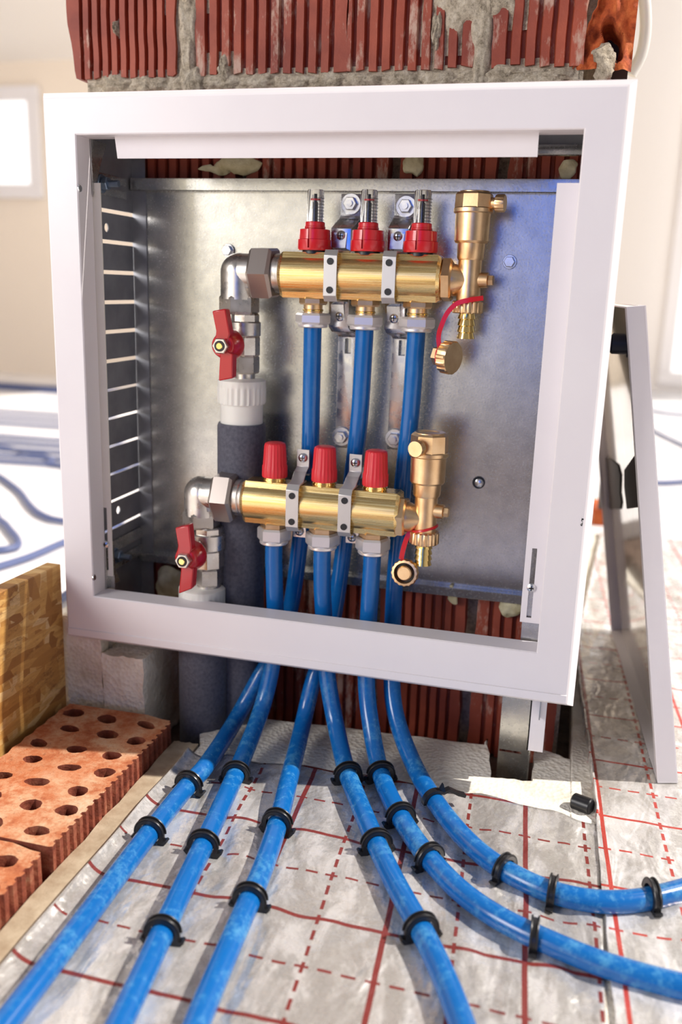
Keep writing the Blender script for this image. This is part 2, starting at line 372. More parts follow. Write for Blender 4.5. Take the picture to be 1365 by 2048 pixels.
DARK = Mt('dark_brown_stand_in', (.035, .018, .016), .7).m  # near-black brown standing in for the hollow's shade and the door's reflections
HOLE = Mt('dark_socket', (.01, .01, .012), .5).m
WFR = Mt('window_frame_white', (.85, .82, .80), .5).m

# ================================================================== the setting
g = G().box(-4.2, 3.6, -2.5, 4.6, -.20, -.035); struct(g.build('floor', CONC, flat=True))
g = G().box(-4.2, .0, 3.0, 3.2, -.2, 3.0); wb = struct(g.build('wall_back', PLAS, flat=True))
g = G().box(-.7, 2.4, 3.9, 4.1, -.2, 3.2); wr_ = struct(g.build('wall_far', PLASW, flat=True))
g = G().box(-4.3, -4.2, -1, 3.2, -.2, 3.0); struct(g.build('wall_left', PLAS, flat=True))
c0 = AY(60, 122, 3.0)
g = G(); g.prism([(-4.2, 3.0, c0.z), (-4.2, 3.0, c0.z+.1), (-4.2, .6, 2.6), (-4.2, .6, 2.5)], (3.5, 0, 0)); struct(g.build('ceiling', CEIL, flat=True))
# windows
def window(name, x0, x1, z0, z1, y, bars=0):
    f = G().box(x0-.06, x1+.06, y-.03, y, z1, z1+.06).box(x0-.06, x1+.06, y-.03, y, z0-.06, z0).box(x0-.06, x0, y-.03, y, z0, z1).box(x1, x1+.06, y-.03, y, z0, z1)
    for k in range(bars):
        zz = z0+(z1-z0)*(k+1)/(bars+1); f.box(x0, x1, y-.025, y, zz-.02, zz+.02)
    o = struct(f.build(name, WFR, bev=.004)); G().box(x0, x1, y-.012, y-.004, z0, z1).build('pane', GLOW, o)
a = AY(70, 200, 2.97); b = AY(42, 368, 2.97); window('window_1', a.x-.6, (a.x+b.x)/2, b.z, a.z, 2.998)
a = AY(1362, 110, 3.87); b = AY(1352, 745, 3.87); window('window_2', b.x-.02, b.x+.9, b.z, a.z, 3.898, 1)

# brick wall carrying the cabinet ------------------------------------------------
WX0, WX1, WY = -.527, .0235, .125
ZM = AY(700, 158, WY).z
wall = struct(G().box(-.452, WX1-.006, WY+.022, WY+.25, -.035, ZM-.002).box(-.4521, AY(1165, 60, WY).x, WY+.0221, WY+.25, ZM-.003, 1.9).box(-.4, WX1-.006, WY+.07, WY+.249, ZM-.003, 1.89).box(WX0+.012, -.452, WY+.022, WY+.25, ZM-.004, 1.9).build('wall_middle', MORTAR))
def ribbed(x0, x1, z0, z1, pitch, mat, depth=.0062, start=.012, seed=0, chip=0, name='ribbed_block'):
    """hollow clay block, its face ribbed with trapezoid flutes"""
    pts = [(x0, 0), (x0+start, 0)]; x = x0+start
    nr_ = max(1, round((x1-x0-start-.004)/pitch)); pitch = (x1-x0-start-.004)/nr_
    for _ in range(nr_):
        pts += [(x+.001, depth), (x+pitch*.30, depth), (x+pitch*.42, 0), (x+pitch, 0)]; x += pitch
    pts += [(x1, 0)]
    nz = 26; g = G(); rows = []
    for j in range(nz+1):
        t = j/nz; z = z0+(z1-z0)*t; row = []
        for (px, py) in pts:
            n1 = noise.noise(Vector((px*60, z*60, seed)))*.0012
            ez = 0
            if j == 0: ez = abs(noise.noise(Vector((px*90, 3, seed))))*.006
            if j == nz: ez = -abs(noise.noise(Vector((px*90, 7, seed))))*.006
            xx = px+noise.noise(Vector((z*50, px*5, seed)))*.0006
            if px == x0 or px == x1: xx = px+noise.noise(Vector((z*35, px, seed)))*.003
            if px == x0: xx += chip*max(0, 1-(z-z0)/.07)
            row.append(g.b.verts.new((xx, WY+py+n1*.6, z+ez)))
        rows.append(row)
    for ra, rb in zip(rows, rows[1:]):
        for k in range(len(ra)-1): g.b.faces.new((ra[k], ra[k+1], rb[k+1], rb[k]))
    # sides and back
    for k in (0, -1):
        col = [r[k] for r in rows]; bk = [g.b.verts.new((v.co.x, WY+.05, v.co.z)) for v in col]
        for i in range(len(col)-1): g.b.faces.new((col[i], col[i+1], bk[i+1], bk[i]))
    for r in (rows[0], rows[-1]):
        bk = [g.b.verts.new((v.co.x, WY+.05, v.co.z)) for v in r]
        for i in range(len(r)-1): g.b.faces.new((r[i], r[i+1], bk[i+1], bk[i]))
    return g.build(name, mat, wall, ang=25)
ZM = AY(700, 158, WY).z
xm1, xm2 = AY(375, 100, WY).x, AY(967, 100, WY).x
H = .235
for row in range(-3, 4):
    z0 = ZM+row*H+.006; z1 = ZM+(row+1)*H-.006
    if z1 < -.035: continue
    z0 = max(z0, -.034)
    if row == 0:
        ribbed(WX0, xm1-.012, z0, z1, .0100, BLK, seed=1, start=.014, chip=.009)
        ribbed(xm1+.008, AY(693, 60, WY).x, z0, z1, .0130, BLKL, seed=2, start=.010)
        ribbed(AY(695, 60, WY).x, xm2-.008, z0, z1, .0128, BLKL, seed=3, start=.004)
        ribbed(xm2+.008, AY(1150, 60, WY).x+.010, z0, z1, .0130, BLKL, seed=4, start=.012)
    else:
        off = .11 if row % 2 else 0
        xs = [WX0, xm1-.01+off*.6, -.24+off*.5, -.06-off*.2, WX1-.004]
        for i in range(4):
            x0, x1 = xs[i]+(.006 if i else (.069 if row < 0 else 0)), xs[i+1]-.006
            ribbed(x0, x1, z0, z1, .0115, BLK if (i+row) % 2 else BLKL, seed=10+row*5+i)
# mortar smears: lumpy pats bulging from the joints
def smear(cx, cz, w, h, seed, mat=MORTAR, name='mortar_smear', dep=.006, y=None):
    y = WY if y is None else y
    g = G(); NU, NV = 34, 34
    def fn(u, v):
        x = (u-.5)*2; z = (v-.5)*2; e = math.hypot(x, z); ang = math.atan2(z, x)
        lim = .62+.34*noise.noise(Vector((math.cos(ang)*1.6, math.sin(ang)*1.6, seed*3.1)))
        hh = max(-.3, 1-(e/lim)**4) if lim > .05 else -.3
        n = noise.noise(Vector((cx*40+x*4, cz*40+z*4, seed)))
        return Vector((cx+x*w/2, y+.0025-dep*hh*(1+.5*n)+.0012*noise.noise(Vector((x*14, z*14, seed))), cz+z*h/2))
    g.grid(fn, NU, NV); return g.build(name, mat, wall, ang=60)
p = AY(375, 60, WY); smear(p.x, p.z, .034, .115, 1); smear(p.x+.004, p.z-.045, .04, .05, 11); smear(p.x-.002, p.z+.05, .05, .07, 12)
p = AY(965, 70, WY); smear(p.x, p.z, .034, .15, 2); p = AY(925, 30, WY); smear(p.x, p.z+.01, .075, .085, 3); smear(p.x-.022, p.z-.012, .016, .06, 4)
p = AY(1000, 10, WY); smear(p.x, p.z+.01, .06, .06, 21)
p = AY(1010, 142, WY); smear(p.x, p.z, .06, .022, 5)
p = AY(1110, 146, WY); smear(p.x, p.z, .05, .016, 15); p = AY(447, 140, WY); smear(p.x, p.z, .026, .035, 6)
p = AY(231, 55, WY); smear(p.x, p.z, .012, .018, 7)
for k in range(13):
    px = 225+k*72; p = AY(px, 161-k*.9, WY); smear(p.x, p.z-.002, .06, .024, 30+k, dep=.004)
# broken corner: rough orange shard with a dark cavity and a lump of mortar
def broken():
    # torn end of a block
    x0, x1 = AY(1143, 120, WY).x, WX1; z0, z1 = ZM+.003, ZM+.16; hc = AY(1228, 82, WY+.01); g = G()
    def fn(u, v):
        z = z0+(z1-z0)*v; lean = .035*min(1, v*1.5); xa = x0+lean+.004*noise.noise(Vector((0, v*20, 3))); x = xa+(x1-xa)*u
        d = .004+.006*u+.010*noise.noise(Vector((x*60, 0, z*38)))+.006*noise.noise(Vector((x*150, 2, z*110)))
        q = math.hypot((x-hc.x+.3*(z-hc.z))/.0085, (z-hc.z)/.017)+.25*noise.noise(Vector((x*120, 5, z*90))); d += .040*max(0, 1-q**4)+.010*abs(noise.noise(Vector((x*45, 9, z*22))))
        if u < .02: d = .002
        return Vector((x, WY+d, z))
    g.grid(fn, 60, 90); g.build('broken_block_corner', BROKEN, wall, ang=80)
    p = AY(1207, 126, WY+.004); G().sphere(p, .0095, (1, .8, 1.6), 40).jitter(.006, 70, 4).jitter(.0022, 260, 4).build('mortar_lump', m_mortar(), wall, ang=80)
    G().box(x0+.03, x1-.002, WY+.045, WY+.06, z0, z1).build('cavity_shade', DARK, wall)  # dark backing, the shade inside the hollow put into its colour
broken()
# pale flex behind the corner of the wall
g = G().tube(smooth_path([AY(1278, -60, .30), AY(1290, 0, .30), AY(1292, 60, .30), AY(1283, 110, .30), AY(1262, 150, .30)]), .006)
tag(g.build('white_conduit', WPL), 'white plastic conduit curving down behind the right edge of the brick wall', 'conduit')

# ================================================================== floor build-up
g = G()
def slabz(x, y): return -.0022
# insulation board below the film, with the notch for the cabinet foot
nb = AZ(975, 1475, 0); nf = AZ(982, 1553, 0); nr = AZ(1066, 1560, 0); nrb = AZ(1070, 1490, 0)
bl = AZ(530, 1436, 0); br = AZ(972, 1488, 0); brr = AZ(1160, 1520, 0)
poly = [(-.3325, -.75), (.031, -.75), (.031, brr.y), (nrb.x, nrb.y), (nr.x, nr.y), (nf.x, nf.y), (nb.x, nb.y+.0), (br.x, br.y), (bl.x, bl.y), (AZ(400, 1466, 0).x, AZ(400, 1466, 0).y), (-.3325, -.004)]
def jag(poly, n=7, amp=.0016, fixed=()):
    out = []
    for i in range(len(poly)):
        a, b = Vector(poly[i]), Vector(poly[(i+1) % len(poly)])
        for k in range(n):
            q = a.lerp(b, k/n)
            if k: q = q+Vector((random.uniform(-amp, amp), random.uniform(-amp, amp)))
            out.append((q.x, q.y))
    return out
g.prism([(x, y, -.035) for x, y in jag(poly)], (0, 0, .034))
tag(g.build('insulation_board', EPS, ang=30, bev=.0012), 'white polystyrene floor board with a notch cut round the right cabinet foot', 'insulation board')
# scrap wedge of board lying at the left edge, below the first pipe
a, b, c, d = AZ(395, 1470, .004), AZ(520, 1440, .004), AZ(440, 1500, .004), AZ(380, 1505, .004)
# ledge of board between bricks and film
lp = [(-.3595, -.006), (-.334, -.004), (-.333, -.2), (-.333, -.75), (-.3605, -.75), (-.3598, -.2)]
g = G().prism([(x, y, -.035) for x, y in jag(lp, 10, .0012)], (0, 0, .036))
tag(g.build('board_strip', LEDGE, ang=30), 'tan strip of dusty board edge between the red bricks and the printed film', 'board')

FX0 = -.108
def wrinkle(x, y):
    t_ = .0022*max(0, noise.noise(Vector((x*26+y*10, y*4-x*6, 17)))-.12)*3
    v = .0016*noise.noise(Vector((x*22, y*9, 1)))+.0010*noise.noise(Vector((x*50+y*20, y*22, 5)))
    v += .0035*max(0, noise.noise(Vector((x*30-y*14, y*5, 9))))*max(0, min(1, (-x-.16)/.06))
    return v+t_
def film1():
    g = G(); NU, NV = 150, 200
    bk = [AZ(*q, 0) for q in ((380, 1520), (470, 1528), (560, 1538), (640, 1548), (740, 1560), (840, 1585), (960, 1598), (1080, 1628), (1190, 1660))]
    bk = [Vector((q.x, q.y+.006, 0)) for q in bk]
    def back(x):
        for a, b in zip(bk, bk[1:]):
            if a.x <= x <= b.x: return a.y+(b.y-a.y)*(x-a.x)/(b.x-a.x)
        return bk[0].y if x < bk[0].x else bk[-1].y
    def fn(u, v):
        s = u*.3975-.3405            # arc coordinate
        xe = -.317
        yb = back(max(s, bk[0].x))+.003*noise.noise(Vector((s*40, 0, 0))); y = yb+(-.75-yb)*v
        if s < xe:                # left edge turned up
            t = (xe-s)/.0235; a = t*.95
            x = xe-.021*math.sin(a)+.002*noise.noise(Vector((0, y*12, 4)))*t; z = .022*(1-math.cos(a))*(.95+.3*noise.noise(Vector((3, y*7, 8))))
        else: x = s; z = wrinkle(x, y)*min(1, (s-xe)/.02)
        if v < .02: z += .001
        return Vector((x, y, z+.0004))
    g.grid(fn, NU, NV); o = g.build('printed_film', m_foil(FX0), ang=80)
    sm = o.modifiers.new('s', 'SOLIDIFY'); sm.thickness = .0004; sm.offset = -1
    return tag(o, 'silvery film with red grid print under the six blue pipes, left edge curled up', 'foil sheet')
film1()
def film2():
    g = G(); NU, NV = 90, 170
    le = [AZ(*q, .0) for q in ((1230, 2048), (1196, 1700), (1188, 1600), (1172, 1480), (1158, 1380), (1150, 1300))]
    le = sorted([(p.y, p.x) for p in le]); le = [(-.75, le[0][1])]+le+[(.95, .075)]
    def left(y):
        for a, b in zip(le, le[1:]):
            if a[0] <= y <= b[0]: return a[1]+(b[1]-a[1])*(y-a[0])/(b[0]-a[0])
        return le[-1][1]
    def fn(u, v):
        y = -.75+1.75*v; x0 = left(y)+.0015*noise.noise(Vector((y*30, 0, 2))); x = x0+(.62-x0)*(u**1.5)
        z = .0028+wrinkle(x, y)*.5
        if u < .03 and y > -.01: z += .0075
        if u == 0 and y > -.01: z = -.012
        return Vector((x, y, z))
    g.grid(fn, NU, NV); o = g.build('printed_film', m_foil(.058, .002, (.84, .82, .80), .0030, .35, (.46, .06, .045)), ang=80)
    sm = o.modifiers.new('s', 'SOLIDIFY'); sm.thickness = .0004; sm.offset = -1
    return tag(o, 'second sheet of pale film with red grid, running beneath the leaning white door', 'foil sheet')
film2()
g = G().box(.0312, .60, -.74, 1.0, -.0345, -.0005); tag(g.build('insulation_board', EPS, bev=.002), 'polystyrene board under the right film strip beside the brick wall', 'insulation board')
# black cable stub beside the seam
p = AZ(1170, 1612, .004); g = G().cyl(p+Vector((-.010, .006, 0)), p+Vector((.006, -.002, .001)), .0075, bev=.001).cyl(p+Vector((-.0115, .0065, 0)), p+Vector((-.0095, .006, 0)), .0045)
tag(g.build('black_plug', BLACK), 'short black plug lying in the foam beside the film seam', 'plug')
# far floor sheets with heating loops
g = G().box(-4.0, -.56, -1.6, 3.0, -.0345, .0); tag(g.build('floor_sheet', FAR, flat=True), 'bright white floor sheet of the far room on the left', 'floor sheet')
g = G().box(.62, 2.6, -1.6, 3.9, -.0345, .0).box(-.55, .62, 1.0, 3.9, -.0345, -.0006); tag(g.build('floor_sheet', FAR, flat=True), 'sunlit white floor sheet beyond the leaning door on the right', 'floor sheet')
FARP = Mt('dull_blue_pipe', (.10, .13, .27), .5).m
def farpipe(pts, label, r=.0062, grp='heating loops in the far room'):
    P = smooth_path([AZ(x, y, .008) for x, y in pts], 6); return tag(G().tube(P, r, 8).build('heating_pipe', FARP), label, 'pipe', grp)
y = 768
rows = [768, 776, 822, 834, 846, 872, 884, 897, 910, 922]
for k, yy in enumerate(rows):
    farpipe([(-420, yy-28), (-60, yy-4), (0, yy), (60, yy+4), (330, yy+22)], 'blue heating pipe running straight across the far white floor, left of the cabinet', .0055 if k > 1 else .008, 'straight heating pipes on the far left floor')
farpipe([(-420, 880), (-200, 890), (-40, 935), (30, 975), (60, 1010), (85, 1030), (130, 1042), (260, 1052)], 'blue pipe loop bending right on the far floor, just above its coupling ring')
farpipe([(-420, 960), (-60, 1012), (0, 1040), (22, 1062), (36, 1082), (24, 1096), (-60, 1100), (-420, 1090)], 'blue pipe looping back left on the far floor above the strand board')
farpipe([(-60, 1150), (40, 1120), (80, 1105), (140, 1080), (240, 1050)], 'blue pipe crossing the floor just behind the top corner of the strand board')
farpipe([(-300, 840), (60, 905), (100, 925), (150, 935), (300, 950)], 'blue pipe slanting across the straight runs on the far left floor')
farpipe([(100, 1215), (125, 1195), (160, 1170)], 'blue pipe end seen between strand board and cabinet')
farpipe([(1290, 818), (1330, 826), (1400, 832)], 'blue pipe on the bright floor at the right edge, farthest of the three')
farpipe([(1290, 850), (1330, 872), (1400, 905)], 'blue pipe running diagonally on the bright right floor')
farpipe([(1290, 965), (1340, 965), (1420, 958)], 'blue pipe on the bright right floor, nearest of the three')

# ================================================================== OSB, bricks, foam blocks at left
ox = -.490
g = G().prism([(ox, -.20, -.03), (ox, .008, -.03), (ox, .010, .170), (ox, -.20, .175)], (-.016, 0, 0)).jitter(.0006, 40)
tag(g.build('strand_board', OSB, ang=20, bev=.001), 'amber oriented strand board standing on edge left of the perforated bricks', 'board')
def perforated(name, x0, x1, y0, y1, z0, z1, label, seed, chip=False):
    random.seed(seed); g = G(); pts = []
    n = 22; pitch = (y1-y0)/n
    pts += [(x0, y0), (x1-.003, y0)]
    for k in range(n):
        ya = y0+k*pitch; pts += [(x1, ya+pitch*.12), (x1+random.uniform(-.0006, .0006), ya+pitch*.55), (x1-.0028, ya+pitch*.66), (x1-.0028, ya+pitch*.95)]
    pts += [(x1-.012, y1), (x1-.03, y1+.004), (x0, y1+.002)]
    for k in range(n): pts += [(x0-.002*(k % 2), y1-(k+.5)*pitch)]
    g.prism([(x, y, z0) for x, y in pts], (0, 0, z1-z0))
    o = g.build(name, CUTB, ang=25)
    c = G(); rowsn = 3; cols = 7
    for i in range(cols):
        for j in range(rowsn):
            cx = x0+(x1-x0)*(j+.5+(.25 if i % 2 else -.1))/rowsn+random.uniform(-.002, .002); cy = y0+(y1-y0)*(i+.5)/cols+random.uniform(-.002, .002)
            if cx > x1-.012: cx = x1-.016
            a, b = random.uniform(.0085, .0115), random.uniform(.0055, .0085); ph = random.uniform(-.4, .4); P = []
            for k in range(22):
                t = 2*PI*k/22; rr = 1+.04*math.sin(3*t+seed+i)+.05*random.uniform(-1, 1); u, v = a*rr*math.cos(t), b*rr*math.sin(t)
                P.append((cx+u*math.cos(ph)-v*math.sin(ph), cy+u*math.sin(ph)+v*math.cos(ph), z0-.01+random.uniform(0, .0001)))
            P = [(x, y, z0+.012) for x, y, z in P]; c.prism(P, (0, 0, .2))
    cut(o, c); o.data.materials.append(CUTS)
    for p in o.data.polygons:
        if abs(p.normal.z) < .5: p.material_index = 1
    b = o.modifiers.new('b', 'BEVEL'); b.width = .0009; b.segments = 1; b.limit_method = 'ANGLE'; b.angle_limit = 1.1
    return tag(o, label, 'brick')
perforated('perforated_brick', -.4785, -.3605, -.225, -.006, -.0345, .023, 'red perforated brick beside the foam block, its far half in the cabinet shade', 3)
perforated('perforated_brick', -.4785, -.3640, -.460, -.230, -.0345, .021, 'sandy perforated brick cut by the lower left corner of the frame, nearest the viewer', 5)
perforated('perforated_brick', -.4785, -.3620, -.700, -.465, -.0345, .021, 'third perforated brick of the row, beyond the lower left corner', 8)
# foam blocks
def rough_box(x0, x1, y0, y1, z0, z1, amp=.0025, seed=0, n=10):
    g = G(); r = bmesh.ops.create_cube(g.b, size=1)
    for v in r['verts']: v.co = Vector(((x0+x1)/2+v.co.x*(x1-x0), (y0+y1)/2+v.co.y*(y1-y0), (z0+z1)/2+v.co.z*(z1-z0)))
    bmesh.ops.subdivide_edges(g.b, edges=g.b.edges[:], cuts=n, use_grid_fill=True)
    for v in g.b.verts:
        v.co += noise.noise_vector(v.co*70+Vector((seed, 0, 0)))*amp+noise.noise_vector(v.co*200+Vector((seed, 0, 0)))*amp*.5
    return g
g = rough_box(-.505, -.450, .014, .075, -.034, .112, .002, 1, 14); tag(g.build('foam_block', EPS, ang=50), 'tall cream polystyrene block behind the bricks at the cabinet lower left corner', 'foam block')
g = rough_box(-.4485, -.402, .012, .100, -.034, .076, .0022, 5, 14); tag(g.build('foam_block', m_eps(), ang=50), 'lower cream polystyrene block with a streaked dark side, beside the grey foam sleeve', 'foam block')

# ================================================================== CABINET
fx0, fx1, fz0, fz1 = -.479, .0195, .098, .607      # front face
ix0, ix1, iz0, iz1 = -.448, -.0105, .1435, .5765    # opening
cab = thing('manifold_cabinet', 'open white-framed steel manifold cabinet fixed on the ribbed red brick wall', 'cabinet', (-.23, .06, .098))
def ring(g, A, B):
    """quad band between two loops of 4 corners"""
    a = [g.b.verts.new(p) for p in A]; b = [g.b.verts.new(p) for p in B]
    for k in range(4): g.b.faces.new((a[k], a[(k+1) % 4], b[(k+1) % 4], b[k]))
def rect(x0, x1, z0, z1, y): return [(x0, y, z0), (x1, y, z0), (x1, y, z1), (x0, y, z1)]
g = G(); T = .0012
L = [rect(ix0, ix1, iz0, iz1, .0252), rect(ix0, ix1, iz0, iz1, .0010), rect(ix0-.0010, ix1+.0010, iz0-.0010, iz1+.0010, 0),
     rect(fx0+.001, fx1-.001, fz0+.001, fz1-.001, 0), rect(fx0-.0006, fx1+.0006, fz0-.0006, fz1+.0006, .0010),
     rect(fx0-.0062, fx1+.0062, fz0-.0062, fz1+.0062, .011), rect(fx0-.0062, fx1+.0062, fz0-.0062, fz1+.0062, .030),
     rect(fx0-.004, fx1+.004, fz0-.004, fz1+.004, .030), rect(fx0-.002, fx1+.002, fz0-.002, fz1+.002, .012), rect(fx0+.003, fx1-.003, fz0+.003, fz1-.003, .0022),
     rect(ix0-.0020, ix1+.0020, iz0-.0020, iz1+.0020, .0022), rect(ix0-.0016, ix1+.0016, iz0-.0016, iz1+.0016, .0252)]
for A, B in zip(L, L[1:]+L[:1]): ring(g, A, B)
bmesh.ops.remove_doubles(g.b, verts=g.b.verts[:], dist=1e-6)
frame = g.build('frame', WHITE, cab, ang=20)
# bent edge of the frame bottom: a thin second lip
G().box(fx0+.0004, fx1-.0004, -.0011, .0004, fz0+.0008, fz0+.0085).build('bottom_lip', WHITE, frame, bev=.0004)
# valance under the top bar
a = AY(236, 272, .020); b = AY(1080, 262, .020)
g = G().prism([(a.x, .020, iz1-.001), (a.x, .004, iz1-.017), (a.x, .0035, iz1-.0165), (a.x, .019, iz1)], (b.x-a.x, 0, 0))
g = G().prism([(a.x+.0, .014, iz1+.0), (a.x, .018, iz1-.0175), (a.x, .0192, iz1-.0175), (a.x, .0152, iz1)], (b.x-a.x, 0, 0)); g.build('top_lip', WHITE, cab)
# side mounting flanges (slotted) inside the frame
def flange(side):
    z0, z1 = (AY(1050, 1244, .026).z, AY(1140, 366, .026).z) if side > 0 else (AY(205, 1150, .026).z, AY(190, 366, .026).z)
    if side > 0: x0, x1 = AY(1115, 368, .026).x, ix1+.002
    else: x0, x1 = ix0-.001, AY(202, 400, .026).x
    o = G().box(x0, x1, .0255, .0267, z0, z1).build('slide_flange', WHITE if side > 0 else CREAM, cab)
    cx = AY(1064, 1170, .026).x if side > 0 else AY(212, 1080, .026).x
    za, zb = (AY(1072, 1100, .026).z, AY(1058, 1232, .026).z) if side > 0 else (AY(211, 1018, .026).z, AY(214, 1137, .026).z)
    c = G().box(cx-.0020, cx+.0020, .02, .03, zb, za); c.cyl((cx, .02, za), (cx, .03, za), .0020, n=16); c.cyl((cx, .0201, zb), (cx, .0299, zb), .0020, n=16)
    c2 = G().box(cx-.0022, cx+.0022, .02, .03, zb-.0015, za+.0015); c.b.free(); cut(o, c2)
    zs = AY(1064, 1175, .026).z if side > 0 else AY(213, 1088, .026).z
    s = G().lathe((cx, .0255, zs), (0, -1, 0), [(0, .0042), (.0012, .0040), (.0024, .0022), (.0025, .0006)], 20).build('flange_screw', ZINC, cab)
    G().box(cx-.0022, cx+.0022, .0224, .0232, zs-.0005, zs+.0005).box(cx-.0005, cx+.0005, .0224, .0232, zs-.0022, zs+.0022).build('cross_slot', HOLE, s)
    # galvanised slide behind the slot
    G().box(x0+(.002 if side > 0 else -.0), x1+(0 if side > 0 else .0), .0285, .0296, iz0-.004, zs+.002).build('slide_plate', GALV, cab)
flange(1); flange(-1)
# corner gusset, left top and bottom
for zc, sg in ((iz1, -1), (iz0, 1)):
    G().prism([(ix0+.0008, .023, zc), (ix0+.0008, .052, zc), (ix0+.0008, .040, zc+sg*.018), (ix0+.0008, .0235, zc+sg*.050)], (.001, 0, 0)).build('corner_gusset', GALV, cab)
for (px, py) in ((158, 377), (187, 1155)):
    p = AX(px, py, ix0+.0012); G().cyl(p, p+Vector((.0016, 0, 0)), .0032, bev=.0005).build('rivet', ZINC, cab)
p = AX(1160, 379, ix1-.001); G().cyl(p, p+Vector((-.0016, 0, 0)), .003, bev=.0005).build('rivet', ZINC, cab)
# box: back, sides, rails
BY = .118; sx0 = -.456; sx1 = -.0035
zt, zb = AY(700, 385, BY).z, AY(800, 1172, BY).z
back = G().box(sx0+.004, sx1, BY, BY+.0012, zb, zt+.004).build('back_panel', GALV, cab)
G().box(sx0+.003, sx1, BY-.009, BY-.0078, zt+.000, zt+.011).box(sx0+.003, sx1, BY-.009, BY, zt+.0105, zt+.0117).box(sx0+.003, sx1, BY-.009, BY, zt, zt+.001).build('upper_rail', GALV, cab, bev=.0004)
G().box(sx0+.003, sx1, BY-.009, BY-.0078, zb-.002, zb+.007).box(sx0+.003, sx1, BY-.009, BY, zb+.0062, zb+.0072).build('lower_rail', GALV, cab, bev=.0004)
ztop = iz1+.020
zr = AY(1120, 300, .105).z
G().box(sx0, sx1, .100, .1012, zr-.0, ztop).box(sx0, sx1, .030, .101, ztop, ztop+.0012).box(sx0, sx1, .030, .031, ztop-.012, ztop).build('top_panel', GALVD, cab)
G().box(sx0, sx1, .092, .100, zr-.006, zr+.003, .001).build('top_rail', GALV, cab)
# left side with knock-outs
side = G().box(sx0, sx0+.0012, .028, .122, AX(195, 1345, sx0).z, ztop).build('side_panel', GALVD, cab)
SL = [((205, 418), (268, 433)), ((207, 484), (270, 491)), ((208, 545), (266, 549)), ((210, 606), (268, 605)), ((212, 666), (270, 660)), ((214, 726), (272, 717)), ((216, 783), (274, 771)), ((218, 840), (275, 824)), ((220, 896), (277, 875)), ((221, 952), (277, 927)), ((223, 1004), (277, 978)), ((225, 1057), (279, 1028))]
zs_ = []
for (a, b) in SL:
    zs_.append((AX(a[0], a[1], sx0).z+AX(b[0], b[1], sx0).z)/2)
ylo = AX(270, 600, sx0).y
c = G()
dz = (zs_[0]-zs_[-1])/(len(zs_)-1)
zz = [zs_[0]-k*dz for k in range(12)]
for k, z in enumerate(zz):
    w = .0019 if k < 6 else .0015
    yy1 = ylo-.002 if 0 < k < 11 else ylo+.004
    c.box(sx0-.003, sx0+.004, .038, yy1, z-w, z+w)
cut(side, c)
c = G()
for k in range(1, 10):
    c.box(sx0-.003, sx0+.004, ylo-.0034, ylo-.0016, zz[k]-.0012-dz+.0035, zz[k]+.0010)
cut(side, c)
c = G()
c.box(sx0-.003, sx0+.004, .0435, .0490, zz[1], zz[0]+.0008); c.cyl((sx0-.003, .062, zz[0]-dz*.55), (sx0+.004, .062, zz[0]-dz*.55), .0042, n=20)
c.cyl((sx0-.003, .068, zz[10]-dz*.42), (sx0+.004, .068, zz[10]-dz*.42), .0042, n=20)
cut(side, c)
side.data.name = 'side_panel'
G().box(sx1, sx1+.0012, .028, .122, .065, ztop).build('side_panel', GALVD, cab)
G().box(sx0+.001, sx0+.016, BY-.0016, BY-.0002, zb-.05, ztop).build('corner_fold', GALVD, cab)
# adjusting brackets with bolts on the left side
for (q0, q1, bp) in (((172, 352), (246, 398), (215, 374)), ((228, 1068), (262, 1130), (240, 1090))):
    za = AX(240, q0[1]+4, sx0).z; zc = AX(240, q1[1], sx0).z; y1 = AX(q1[0], 370, sx0).y
    o = G().box(sx0+.002, sx0+.0034, .030, y1, zc+(za-zc)*.62, za).box(sx0+.002, sx0+.0034, .030, y1, zc, zc+(za-zc)*.36).build('adjusting_bracket', GALV, cab)
    zm = zc+(za-zc)*.49; yb = AX(bp[0], bp[1], sx0+.01).y
    G().cyl((sx0+.0035, yb, zm), (sx0+.0055, yb, zm), .0085, bev=.0006).hexn((sx0+.0055, yb, zm), (sx0+.0115, yb, zm), .0065).cyl((sx0+.0115, yb, zm), (sx0+.022, yb, zm), .003).build('adjusting_bolt', m_zinc() if False else Mt('blue_zinc', (.25, .32, .42), .3, .9).m, cab)
# panel fixing bolts
def hexbolt(p, r=.006, par=cab, d=(0, -1, 0), name='panel_bolt', mat=None):
    p = Vector(p); d = Vector(d)
    return G().cyl(p, p+d*.0014, r*1.25, bev=.0003).hexn(p+d*.0014, p+d*.006, r).build(name, mat or ZINC, par)
for (px, py) in ((457, 501), (1020, 524)):
    hexbolt(AY(px, py, BY-.001), .0052)
for (px, py) in ((958, 965),):
    p = AY(px, py, BY-.0005); G().cyl(p, p+Vector((0, -.0008, 0)), .0062).build('bolt_hole', HOLE, cab); p = AY(px+1, py+1, BY-.0014); G().lathe(p, (0, -1, 0), [(0, .0046), (.001, .0044), (.002, .0025)], 20).build('panel_bolt', ZINC, cab)
# legs
p0, p1 = AY(1001, 1455, .074), AY(1056, 1562, .074)
leg = G().box(p0.x, p1.x, .073, .0745, -.034, .100).box(p1.x-.0012, p1.x, .060, .0745, -.034, .12).build('foot', GALV, cab)
c = G().box(p0.x+.001, p0.x+.023, .06, .08, p1.z+.0290, p1.z+.0315); cut(leg, c)
p0, p1 = AY(1063, 1400, .036), AY(1086, 1504, .036)
G().box(p0.x, p1.x, .035, .0362, p1.z, .13).box(p0.x, p0.x+.0012, .035, .073, p1.z, .13).build('leg_rail', WHITE, cab)
p = AX(195, 1340, sx0)
G().box(sx0, sx0+.001, .030, .10, .060, .14).box(sx0, sx0+.010, .029, .030, .060, .14).build('leg_rail', GALV, cab)
